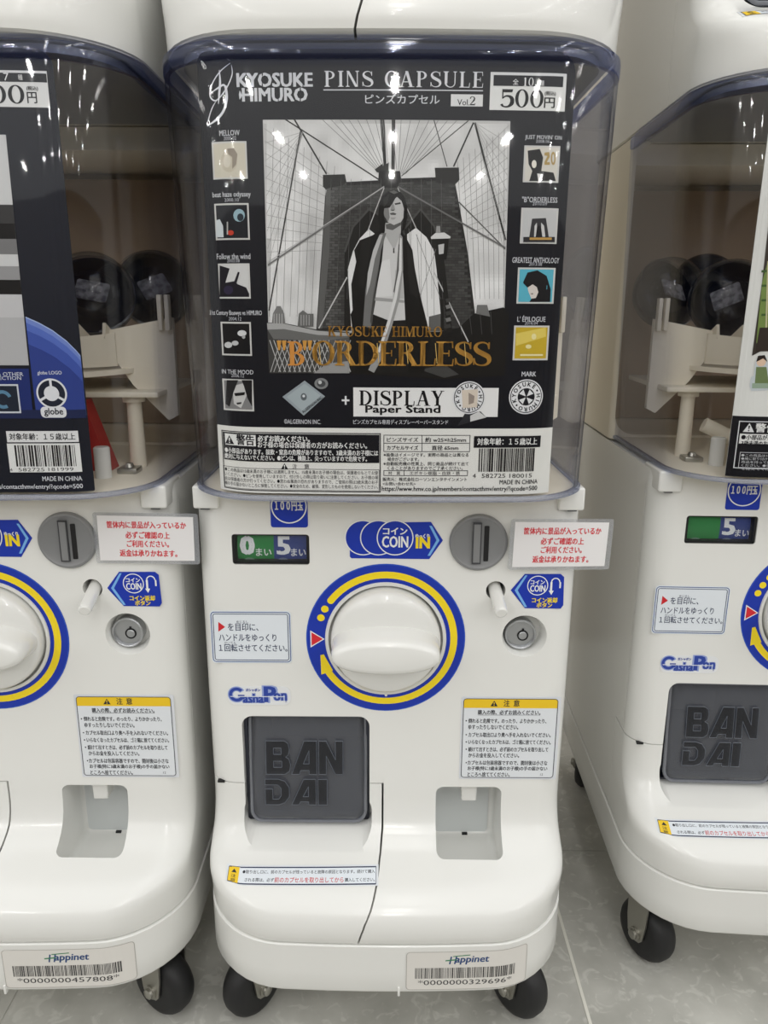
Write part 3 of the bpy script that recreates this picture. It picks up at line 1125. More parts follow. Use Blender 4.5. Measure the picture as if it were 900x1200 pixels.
A = Art(panel_y)                                                         # instruction sticker
A.box(245.5, 715.5, 342.5, 777, PAPER, 0, r=.003)
x0, z1 = A.at(247, 717)
x1, z0 = A.at(341, 775.5)
A.lline(rrect(x0, x1, z0, z1, .0028, 5), .0007, (60, 84, 140), 1, close=True)
A.lline(rrect(x0 + .0016, x1 - .0016, z0 + .0016, z1 - .0016, .0016, 5), .0006, (28, 44, 88), 1, close=True)
A.poly([(256, 728.5), (256, 740), (264, 734.5)], (206, 34, 44), 1)
INKB = (24, 40, 78)
A.text('を目印に、', 267, 730, 303, 739, INKB, 1, bold=.01)
A.text('めじるし', 277, 727, 291, 730, INKB, 1)
A.text('ハンドルをゆっくり', 256.5, 742.5, 324, 751, INKB, 1, bold=.01)
A.text('かいてん', 263, 751.5, 277, 754.5, INKB, 1)
A.text('１回転させてください。', 256.5, 754.5, 337, 763, INKB, 1, bold=.01)
A.build('instruction_sticker', root, base=1)

A = Art(panel_y)                                                         # logo sticker
x0, z1 = A.at(266, 804)
x1, z0 = A.at(340, 826)
A.box(266.5, 804, 341, 826, (228, 230, 232), 0, r=.006)
NB = (38, 66, 158)
x, z = A.at(277.5, 813.5)
A.loc([(x + .001, z - .0002), (x + .0064, z - .0002), (x + .0064, z - .0040), (x + .0036, z - .0046), (x + .0036, z - .0022), (x + .001, z - .0022)], NB, 4)
HB = (150, 166, 216)
A.ldisc(x, z, .0074, HB, 1, .0030, 30, 340, 24)
A.ldisc(x, z, .0064, NB, 3, .0038, 40, 330, 24)
for col, ly, bd in ((HB, 1, .14), (NB, 3, .05)):
    A.text('asha', 285, 812.5, 309, 823, col, ly, bold=bd)
    A.text('P', 310, 804.5, 323, 822, col, ly, bold=bd * 1.2)
    A.text('on', 321, 812, 336, 820.5, col, ly, bold=bd)
A.text('ガシャポン', 288, 806.5, 305, 810, NB, 3, bold=.05)
A.box(270, 815.2, 334, 816.4, (228, 232, 238), 5)
A.text('R', 334.5, 820, 336.5, 823, NB, 1)
A.build('logo_sticker', root, base=1)

A = Art(panel_y)                                                         # yellow headed caution sticker
A.box(541, 816, 651, 913, (214, 217, 222), 0, r=.001)
x0, z1 = A.at(543.5, 818.5)
x1, z0 = A.at(647.5, 911)
A.loc(rrect(x0, x1, z0, z1, .0025, 5), (222, 226, 230), 1)
_, zh = A.at(545, 829.2)
A.loc(rrect(x0, x1, zh, z1, (.0001, .0001, .0025, .0025), 5), (236, 196, 30), 2)
A.lline(rrect(x0, x1, z0, z1, .0025, 5), .00055, (48, 52, 64), 3, close=True)
IK = (34, 36, 44)
x, z = A.at(579, 824)
triangle_warn(A, x, z, .0052, IK, (236, 196, 30), 3)
A.text('注', 590.5, 820, 597, 827.5, IK, 3, bold=.02)
A.text('意', 602, 820, 608.5, 827.5, IK, 3, bold=.02)
for t, u0, u1, v in (('購入の際、必ずお読みください。', 560, 633, 834.3), ('倒れると危険です。のったり、よりかかったり、', 549, 640, 844.3),
                     ('ゆすったりしないでください。', 549, 607, 851.6), ('カプセル取出口より奥へ手を入れないでください。', 549, 645, 860.6),
                     ('いらなくなったカプセルは、ゴミ箱に捨ててください。', 549, 645, 869), ('続けて出すときは、必ず前のカプセルを取り出して', 549, 642, 877.6),
                     ('からお金を投入してください。', 549, 608, 884.6), ('カプセルは包装容器ですので、開封後は小さな', 548, 641, 893.3),
                     ('お子様(特に3歳未満のお子様)の手の届かない', 548, 641, 900.2), ('ところへ捨ててください。', 548, 597, 907)):
    A.text(t, u0, v - 2.7, u1, v + 2.7, IK, 2, bold=.022)
for v in (844.3, 860.6, 869, 877.6, 893.3):
    A.disc(546.3, v, .9, IK, 2, n=8)
A.line(560, 837.6, 633, 837.6, .0003, IK, 2)
A.text('12', 633, 906, 636, 908.5, IK, 2)
A.build('caution_sticker', root, base=1)

A = Art(body_y)                                                          # warning strip on the tray shelf
SX0, SX1 = -.1325, -.0065
zt0, zt1 = .1657, .1711


def SZ(t):
    return zt0 + (zt1 - zt0) * t


A.loc([(SX0, SZ(-.12)), (SX1, SZ(-.12)), (SX1, SZ(1.12)), (SX0, SZ(1.12))], (218, 222, 226), 0)
A.loc([(SX0 + .002, SZ(0)), (SX1 - .002, SZ(0)), (SX1 - .002, SZ(1)), (SX0 + .002, SZ(1))], (224, 230, 236), 1)
A.loc([(SX0 + .002, SZ(0)), (SX0 + .011, SZ(0)), (SX0 + .011, SZ(1)), (SX0 + .002, SZ(1))], (240, 200, 30), 2)
A.lline([(SX0 + .002, SZ(0)), (SX1 - .002, SZ(0)), (SX1 - .002, SZ(1)), (SX0 + .002, SZ(1))], .0004, (40, 48, 78), 3, close=True)
for t, z in (('注', .42), ('意', .14)):
    A.fit(glyphs(t), SX0 + .0045, SZ(z - .09), SX0 + .0088, SZ(z + .13), IK, 3)
A.loc([(SX0 + .0045, SZ(.66)), (SX0 + .0090, SZ(.66)), (SX0 + .0067, SZ(.9))], IK, 3)
A.fit(glyphs('●取り出し口に、前のカプセルが残っていると故障の原因となります。続けて購入'), SX0 + .0140, SZ(.62), SX1 - .003, SZ(.84), IK, 3, bold=.02)
A.fit(glyphs('される際は、必ず'), SX0 + .0165, SZ(.14), SX0 + .0405, SZ(.36), IK, 3, bold=.02)
A.fit(glyphs('前のカプセルを取り出してから'), SX0 + .0410, SZ(.10), SX0 + .0975, SZ(.42), (196, 44, 48), 3, bold=.02)
A.fit(glyphs('購入してください。'), SX0 + .0985, SZ(.14), SX1 - .003, SZ(.36), IK, 3, bold=.02)
A.V = [(x, y, z - .0012 * (SX1 - x) / .126) for x, y, z in A.V]
A.build('chute_warning_sticker', root, base=1, cuts=CURVE_CUTS, hcuts=[.1655, .167, .1685, .170])


def make_plate(parent, serial, x0=.0165, x1=.1150):                     # asset plate on the skirt
    A = Art(skirt_y)
    z0, z1 = .0835, .1205
    A.loc(rrect(x0, x1, z0, z1, .003, 5), (224, 221, 215), 0)
    A.lline(rrect(x0, x1, z0, z1, .003, 5), .0005, (176, 172, 166), 1, close=True)
    m_ = (x0 + x1) / 2 + .002
    A.fit(glyphs('appinet'), m_ - .0125, .1080, m_ + .0145, .1160, (26, 66, 120), 1, bold=.03, shear=.15)
    A.lline([(m_ - .0165, .1085), (m_ - .0152, .1160)], .0012, (26, 66, 120), 1)
    A.lline([(m_ - .0125, .1085), (m_ - .0110, .1160)], .0012, (26, 66, 120), 1)
    A.lline([(m_ - .0200, .1120), (m_ - .0110, .1128)], .0011, (40, 130, 80), 2)
    A.lline([(m_ - .0140, .1160), (m_ + .0000, .1172)], .0008, (40, 130, 80), 2)
    rnd = random.Random(serial)
    x = x0 + .007
    while x < x1 - .010:
        k = rnd.choice((.0004, .0004, .0009))
        A.loc([(x, .0945), (x + k, .0945), (x + k, .1050), (x, .1050)], (26, 26, 28), 1)
        x += k + rnd.choice((.0004, .0004, .0008))
    A.fit(glyphs('*%s*' % serial), x0 + .0095, .0880, x1 - .0125, .0930, (36, 36, 38), 1)
    return A.build('asset_plate', parent, cuts=[x0 + (x1 - x0) * k / 24 for k in range(1, 24)], base=1)


# --- skirt
bm = BM()
rings = []
for z, ins in ((.0785, .0035), (.0800, .0012), (.0830, .0), (.100, 0), (.1250, .0), (.1258, .0008), (.1260, .004)):
    hw = HW + .001 - ins
    rings.append([(x, y, z) for x, y in ring(lambda x, z_, i_=ins, h=hw: plan_front(x, -.070 + i_, h, .066, .007), hw, z, YB - ins, .02, r=.066)])
loft(bm, rings)
skirt = obj('base_skirt', bm, M['skirt'], root)
bm = BM()
add_box(bm, .0215, .0235, -.0712, -.066, .0775, .0860, .0005)
for v in bm.verts:
    v.co.x -= .012
obj('skirt_rib', bm, M['skirt'], root)


# --- casters
def make_caster(x, y, ang):
    r, w = .030, .026
    bm = BM()
    prof = [(.006, -w / 2), (.021, -w / 2), (.0255, -w / 2 + .0015), (.0285, -w / 2 + .005), (r, -.004), (r, .004), (.0285, w / 2 - .005), (.0255, w / 2 - .0015), (.021, w / 2), (.006, w / 2)]
    q = Vector((1, 0, 0))
    add_lathe(bm, prof, (0, 0, r), q, 40)
    wheel = obj('caster', bm, M['rubber'], root)
    wheel.location = (x, y, 0)
    wheel.rotation_euler = (0, 0, ang)
    side = Vector((-q.y, q.x, 0))
    bm = BM()
    for s_ in (-1, 1):
        c0 = q * s_ * (w / 2 + .0022)
        o_ = []
        for (du, dz_) in ((-.013, .074), (.013, .074), (.012, .045), (.0095, .028), (.006, .0235), (0, .022), (-.006, .0235), (-.0095, .028), (-.012, .045)):
            o_.append(c0 + side * du + Vector((0, 0, dz_)))
        a = [bm.verts.new(p - q * .0009) for p in o_]
        b = [bm.verts.new(p + q * .0009) for p in o_]
        m_ = len(a)
        bm.faces.new(a[::-1])
        bm.faces.new(b)
        for k in range(m_):
            bm.faces.new((a[k], a[(k + 1) % m_], b[(k + 1) % m_], b[k]))
    add_lathe(bm, [(.017, 0), (.017, .0075)], (0, 0, .0710), (0, 0, 1), 28)
    obj('bracket', bm, M['steel'], wheel)
    for s_ in (-1, 1):
        bm = BM()
        add_lathe(bm, [(.0065, 0), (.0065, .0015), (.0048, .0018), (.0046, .0042), (.003, .0052)], Vector((0, 0, r)) + q * s_ * (w / 2 + .003), q * s_, 20)
        obj('axle_bolt', bm, M['steel'], wheel)


make_caster(-.120, -.010, radians(-38))
make_caster(.120, -.010, radians(216))
make_caster(-.118, .270, radians(-20))
make_caster(.118, .270, radians(-160))

# --- corner clips under the hood
for s_ in (-1, 1):
    bm = BM()
    a, b = sorted((s_ * .1300, s_ * .1500))
    add_box(bm, a, b, -.004, .040, .4690, .4872, .002, 3)
    clip = obj('hood_clip', bm, M['white'], root)
    bm = BM()
    a, b = sorted((s_ * .1375, s_ * .1445))
    add_box(bm, a, b, -.0030, .006, .4684, .4700)
    obj('clip_slot', bm, M['greyd'], clip)

# --- rear cabinet: white surround of the clear hood, open to the front
YC = .165
HZ0, HZ1 = .486, .778
bm = BM()
rings = []
ys = lambda y_: (lambda x, z: plan_front(x, y_, .1515, .006))
for z, hw in ((HZ0, .150), (HZ0 + .002, .1515), (HZ1 - .002, .1515), (HZ1, .150)):
    rings.append([(x, y, z) for x, y in ring(lambda x, z_, h=hw: plan_front(x, YC, h, .006), hw, z, YB, .02, r=.006)])
loft(bm, rings)
cab = obj('rear_cabinet', bm, M['cream'], root)
c = BM()
add_prism(c, rrect(-.1465, .1465, HZ0 + .005, HZ1 - .005, .02, 8), YC - .05, .300)
boolean(cab, c)
bm = BM()
add_box(bm, -.1455, .1455, .2850, .2990, HZ0 + .006, .745)
obj('back_liner', bm, M['brown'], root)
bm = BM()
add_box(bm, -.1455, .1455, .170, .2995, .752, HZ1 - .006, .002)
obj('cabinet_header', bm, M['cream'], root)
# base plate under the capsules and lid over them
bm = BM()
rings = []
for z, ins in ((.4862, .003), (.4866, .0015), (.4878, .0015), (.4885, .0025)):
    hw = .1455 - ins - .0015
    rings.append([(x, y, z) for x, y in ring(lambda x, z_, i_=ins, h=hw: plan_front(x, HOODF + .0025 + i_, h, HOODR - .004, .006), hw, z, YC + .12, .004, r=HOODR - .004)])
loft(bm, rings)
obj('base_plate', bm, M['cream'], root)
bm = BM()
rings = []
for z, ins in ((HZ1 - .0060, .010), (HZ1 - .0012, .010)):
    hw = .150 - ins
    rings.append([(x, y, z) for x, y in ring(lambda x, z_, i_=ins, h=hw: plan_front(x, HOODF + i_, h, HOODR - .01, .006), hw, z, YC - .002, .004, r=HOODR - .01)])
loft(bm, rings)
obj('hood_lid', bm, M['grey'], root)

# --- clear hood: a curved window with a top band and a bottom flange
bm = BM()


def hood_path(z, ins=0.0, yb=YC - .001):
    hw = hood_hw(z) - ins
    f = hw - (HOODR - ins)
    r = HOODR - ins
    pts = [(-hw, yb)] + [(-hw, yb + (hood_y(hw * .9999, z, ins) - yb) * k / 4) for k in range(1, 4)]
    for k in range(15):
        a = pi / 2 * k / 14
        x = f + r * cos(a)
        pts.append((-x, hood_y(x * .99999, z, ins)))
    pts += [(-f + 2 * f * k / 16, hood_y(-f + 2 * f * k / 16, z, ins)) for k in range(1, 16)]
    pts += [(-x, y) for x, y in pts[:19][::-1]]
    return pts


def wall(bm, zs, outs, th):
    O = [[bm.verts.new((x, y, z)) for x, y in hood_path(z, -o)] for z, o in zip(zs, outs)]
    I = [[bm.verts.new((x, y, z)) for x, y in hood_path(z, -o + th)] for z, o in zip(zs, outs)]
    n = len(O[0])
    for j in range(len(zs) - 1):
        for k in range(n - 1):
            bm.faces.new((O[j][k], O[j][k + 1], O[j + 1][k + 1], O[j + 1][k]))
            bm.faces.new((I[j][k + 1], I[j][k], I[j + 1][k], I[j + 1][k + 1]))
    for j in (0, len(zs) - 1):
        for k in range(n - 1):
            bm.faces.new((O[j][k], I[j][k], I[j][k + 1], O[j][k + 1]))
    for k in (0, n - 1):
        for j in range(len(zs) - 1):
            bm.faces.new((O[j][k], O[j + 1][k], I[j + 1][k], I[j][k]))


wall(bm, [.4905, .55, .62, .69, .7655], [0] * 5, .0025)
hood = obj('clear_hood', bm, M['hood'], root, 50)
bm = BM()
wall(bm, [.7657, .7670, .7740, .7765], [.0002, .0006, .0006, .0002], .0035)
obj('hood_rim', bm, M['rim'], hood, 50)
bm = BM()
wall(bm, [.4868, .4874, .4897, .4903], [.0010, .0018, .0018, .0008], .0035)
obj('hood_flange', bm, M['flange'], hood, 50)

# --- capsule hopper seen through the hood
bm = BM()
hy = .075
nA = 40
arc = [(-.100 + .200 * k / nA) for k in range(nA + 1)]
prev = None
for x in arc:
    y = hy - sqrt(max(0, .112 ** 2 - x * x)) * .75 + .02
    h = .020 + .006 * (abs(x) / .1) ** 2
    cur = [bm.verts.new((x, y, .572)), bm.verts.new((x, y, .572 + h)), bm.verts.new((x, y + .0025, .572 + h)), bm.verts.new((x, y + .0025, .572))]
    if prev:
        for k in range(4):
            bm.faces.new((prev[k], prev[(k + 1) % 4], cur[(k + 1) % 4], cur[k]))
    else:
        bm.faces.new(cur)
    prev = cur
bm.faces.new(prev[::-1])
hopper = obj('capsule_hopper', bm, M['cream'], root)
bm = BM()
add_lathe(bm, [(.115, 0), (.115, .004), (.02, .002)], (0, hy + .02, .566), (0, 0, 1), 56)
obj('hopper_floor', bm, M['cream'], hopper)
for s_ in (-1, 1):
    bm = BM()      # sloping side guide
    xo, xi = s_ * .1425, s_ * .093
    pts = [(xo, .075, .610), (xi, .060, .600), (xi, .060, .585), (s_ * .110, .064, .556), (s_ * .135, .072, .526), (xo, .075, .530)]
    a = [bm.verts.new(p) for p in pts]
    b = [bm.verts.new((p[0], p[1] + .006, p[2])) for p in pts]
    n = len(a)
    bm.faces.new(a)
    bm.faces.new(b[::-1])
    for k in range(n):
        bm.faces.new((a[k], a[(k + 1) % n], b[(k + 1) % n], b[k]))
    obj('side_guide', bm, M['cream'], hopper)
    bm = BM()
    for xx in (.1405, .1345):
        add_box(bm, s_ * xx - .0018, s_ * xx + .0018, .066, .074, .600, .628, .0008)
    obj('fork', bm, M['cream'], hopper)
    bm = BM()
    for xx in (.094, .078):
        y = hy - sqrt(max(0, .112 ** 2 - xx * xx)) * .75 + .02
        vs = [bm.verts.new(p) for p in ((s_ * xx - .0012, y, .594), (s_ * xx - .0012, y + .030, .594), (s_ * xx - .0012, y + .004, .606),
                                        (s_ * xx + .0012, y, .594), (s_ * xx + .0012, y + .030, .594), (s_ * xx + .0012, y + .004, .606))]
        for f in ((0, 1, 2), (3, 5, 4), (0, 3, 4, 1), (1, 4, 5, 2), (2, 5, 3, 0)):
            bm.faces.new([vs[i] for i in f])
    obj('fin', bm, M['cream'], hopper)
    bm = BM()
    add_lathe(bm, [(.0068, 0), (.0058, .060)], (s_ * .110, .062, .4886), (0, 0, 1), 20)
    add_lathe(bm, [(.009, 0), (.009, .006)], (s_ * .110, .062, .543), (0, 0, 1), 20)
    obj('column', bm, M['cream'], hopper)
    bm = BM()
    add_lathe(bm, [(.0062, 0), (.0062, .0235), (.0052, .0245)], (s_ * .096, .018, .4886), (0, 0, 1), 20)
    obj('peg', bm, M['white'], hopper)
    bm = BM()
    add_box(bm, s_ * .110 - .008, s_ * .110 + .008, .030, .046, .4886, .4930, .001)
    add_lathe(bm, [(.004, 0), (.003, .003)], (s_ * .110, .038, .493), (0, 0, 1), 12)
    obj('screw_foot', bm, M['steel'], hopper)
bm = BM()
add_box(bm, -.135, .135, .045, .170, .5480, .5525, .001)
obj('platform', bm, M['cream'], hopper)
bm = BM()
for s_ in (-1,):
    vs = [bm.verts.new(p) for p in ((.066, .040, .489), (.094, .040, .489), (.076, .040, .546), (.070, .040, .546),
                                    (.066, .060, .489), (.094, .060, .489), (.076, .060, .546), (.070, .060, .546))]
    for f in ((0, 1, 2, 3), (7, 6, 5, 4), (0, 4, 5, 1), (1, 5, 6, 2), (2, 6, 7, 3), (3, 7, 4, 0)):
        bm.faces.new([vs[i] for i in f])
obj('red_stop', bm, M['red'], hopper)
bm = BM()
add_tube(bm, [(-.100, .045, .520), (-.070, .040, .506)], .0065, 16)
add_box(bm, -.074, -.064, .034, .046, .4886, .506, .001)
obj('mechanism_arm', bm, M['cream'], hopper)

# ------------------------------------------------------------------ the three standing machines
mc = root
ml = copy_tree(root)
mr = copy_tree(root)
for o, swivel in ((ml, (-50, 238)), (mr, (207, 230))):
    for cst, a in zip([c for c in kids(o) if c.name.startswith('caster')][:2], swivel):
        cst.rotation_euler = (0, 0, radians(a))
for o, k in ((ml, 'l'), (mr, 'r')):
    o.location = (POSE[k][0], POSE[k][1], 0)
    o.rotation_euler = (0, 0, POSE[k][2])
G = 'lower row of capsule vending machines'
thing(mc, 'white capsule vending machine standing complete in the middle, black poster in its clear hood', 'vending machine', G)
thing(ml, 'white capsule vending machine cut by the left edge, planet poster in its hood', 'vending machine', G)
thing(mr, 'white capsule vending machine set back at the right edge, its left flank showing', 'vending machine', G)
make_plate(mc, '0000000329696')
make_plate(ml, '0000000457808', .012, .1150)
make_plate(mr, '0000000318842')
make_counter(mc)
make_counter(ml)
make_counter(mr, zero=False)

# ------------------------------------------------------------------ upper tier
UZ = .778 - .1265 + .0008
SKIPU = ('base_skirt', 'skirt_rib', 'caster', 'clear_hood', 'capsule_hopper', 'base_plate', 'hood_lid', 'back_liner', 'cabinet_header', 'rear_cabinet',
         'asset_plate', 'hood_clip', 'counter_drum', 'return_back_plate_')
ups = []
for k, lab in (('c', 'white upper capsule machine stacked on the middle machine, only its lower edge in view'),
               ('l', 'white upper capsule machine stacked on the left machine, corner in view at top left'),
               ('r', 'white upper capsule machine stacked on the right machine, with dark flap at top right')):
    u = copy_tree(root, None, SKIPU)
    u.name = 'upper_capsule_machine'
    tx, ty, a = POSE[k]
    u.location = (tx - sin(a) * .014, ty + cos(a) * .014, UZ)
    u.rotation_euler = (0, 0, a)
    thing(u, lab, 'vending machine', 'upper row of capsule vending machines')
    ups.append(u)

# ------------------------------------------------------------------ laminated notices
RED = (206, 44, 56)


def make_notice(loc, rz, tilt, label):
    t = empty('laminated_notice', loc, rz)
    t.rotation_euler = (0, tilt, rz)
    thing(t, label, 'notice', 'laminated red lettered notices')
    bm = BM()
    add_prism(bm, rrect(-.0405, .0405, -.0205, .0205, .002, 4), 0, -.0005)
    obj('film', bm, M['film'], t)
    A = Art(lambda x, z: -.0006, lift=0)
    A.loc([(-.0372, -.0182), (.0365, -.0176), (.0368, .0178), (-.0372, .0182)], (228, 226, 226), 0)
    for s_, a, b, z in (('筐体内に景品が入っているか', -.0300, .0310, .0110), ('必ずご確認の上', -.0160, .0180, .0028), ('ご利用ください。', -.0155, .0170, -.0042), ('返金は承りかねます。', -.0215, .0230, -.0118)):
        A.fit(glyphs(s_), a, z - .0028, b, z + .0028, RED, 1, bold=.03)
    A.build('printed_slip', t, base=1, thick=.0002)
    return t


def on_plane(u, v, y):
    d = ray(u, v)
    return CAM + d * ((y - CAM.y) / d.y)


NC = on_plane(657, 638, -.0045)
make_notice(NC, radians(5), radians(1.2), 'laminated red lettered notice jutting past the middle machine beside its coin slot')
NL = on_plane(172, 631, -.0030)
make_notice(NL, 0, radians(0.5), 'laminated red lettered notice bridging the gap between left and middle machines')

# ------------------------------------------------------------------ posters in the hoods
def new_card(who, label):
    tx, ty, a = POSE[who]
    t = empty('display_card', (tx, ty, 0), a)
    thing(t, label, 'poster', 'display cards in the hoods')
    return t


CZ0, CZ1 = .4910, .7725
CX0, CX1 = -.1225, .1150
card = new_card('c', 'black display poster with man and bridge photograph in the middle machine hood')
KB = (13, 16, 24)
zc = survey(450, 502, card_y)[1]
A = Art(card_y, 'c', 0)
A.loc(rrect(CX0, CX1, CZ0, CZ1, (.001, .001, .012, .006), 5), KB, 0)
A.loc([(CX0, CZ0), (CX1, CZ0), (CX1, zc), (CX0, zc)], (228, 228, 222), 1)
A.build('card_sheet', card, M['inkg'], cuts=CURVE_CUTS, base=1, thick=.0005)


def card_part(name, fn, who='c', parent=None, lift=.0002, m=None):
    A = Art(card_y, who, lift)
    fn(A)
    return A.build(name, parent or card, m or M['inkg'], cuts=CURVE_CUTS)


def swirl(A):
    def curve(pts, w, col=(224, 226, 232)):
        q = [A.at(*p) for p in pts]
        for f in _ribbon(q, [w * k for k in ([.3] + [1] * (len(q) - 2) + [.2])], 6):
            A.loc(f, col, 1)
    curve([(270, 74), (258, 84), (249, 98), (246, 112), (253, 118), (264, 106), (272, 88), (271, 76)], .0007)
    curve([(265, 100), (266, 115), (262, 130), (254, 140), (243, 148)], .0015)
    curve([(257, 82), (258, 96), (257, 110), (256, 122)], .0014)
    curve([(249, 108), (256, 103), (263, 100), (265, 112), (261, 122)], .0011)
    curve([(254, 118), (249, 126), (245, 138), (243, 147)], .0006)


card_part('emblem', swirl)


def heading(A):
    LG = (214, 216, 220)
    A.text('KYOSUKE', 277.5, 86, 366, 102, LG, 1, bold=.05)
    A.text('HIMURO', 284, 103.5, 360, 119, LG, 1, bold=.05)
    A.poly([(281, 106), (284, 112), (281, 117), (280, 111)], LG, 1)
    for u, v0, v1 in ((307.5, 85, 89), (307.5, 98, 103), (319, 92, 96), (355, 85, 103), (297, 103, 106), (312, 110, 113), (352, 103, 107), (352, 115, 120), (326, 103, 120)):
        A.box(u - .7, v0, u + .7, v1, KB, 2)
    A.text('PINS CAPSULE', 380, 83, 566, 102, (226, 227, 230), 1, font='serif', track=.12)
    A.line(379, 105.5, 566, 106.5, .0006, LG, 1)
    A.text('ピンズカプセル', 428, 110.5, 515, 121.5, LG, 1, bold=.01)
    A.box(528.5, 110.5, 565.5, 125, (226, 227, 226), 1)
    A.text('Vol.', 536, 116.5, 550, 123.5, KB, 2, bold=.01)
    A.text('2', 550.5, 113, 557, 123.5, KB, 2, font='serif')


card_part('heading', heading)


def price(A):
    A.box(575, 84.5, 661.5, 131, (230, 231, 228), 1)
    A.box(578.5, 88, 659.5, 102.5, KB, 2)
    A.text('全', 601, 92.5, 607.5, 99.5, WH, 3)
    A.text('10', 613.5, 91, 625, 101, WH, 3, font='serif')
    A.text('種', 632, 94.5, 637.5, 100.5, WH, 3)
    A.text('500', 587, 104.5, 636, 126, (10, 11, 14), 3, bold=.012, font='serif', track=0)
    A.text('円', 638, 114.5, 649.5, 126.5, (10, 11, 14), 3, bold=.03)
    A.text('(税込)', 638.5, 107, 651, 112.5, (10, 11, 14), 3, bold=.03)


card_part('price_box', price)


def inside(poly, x, y):
    r, n = False, len(poly)
    for i in range(n):
        x1, y1 = poly[i]
        x2, y2 = poly[(i + 1) % n]
        if (y1 > y) != (y2 > y) and x < (x2 - x1) * (y - y1) / (y2 - y1) + x1:
            r = not r
    return r


def vnoise(x, y, seed=0):
    def h(i, j):
        v = math.sin(i * 127.1 + j * 311.7 + seed * 74.7) * 43758.5453
        return v - math.floor(v)
    i, j = math.floor(x), math.floor(y)
    u, v = x - i, y - j
    u, v = u * u * (3 - 2 * u), v * v * (3 - 2 * v)
    return (h(i, j) * (1 - u) + h(i + 1, j) * u) * (1 - v) + (h(i, j + 1) * (1 - u) + h(i + 1, j + 1) * u) * v


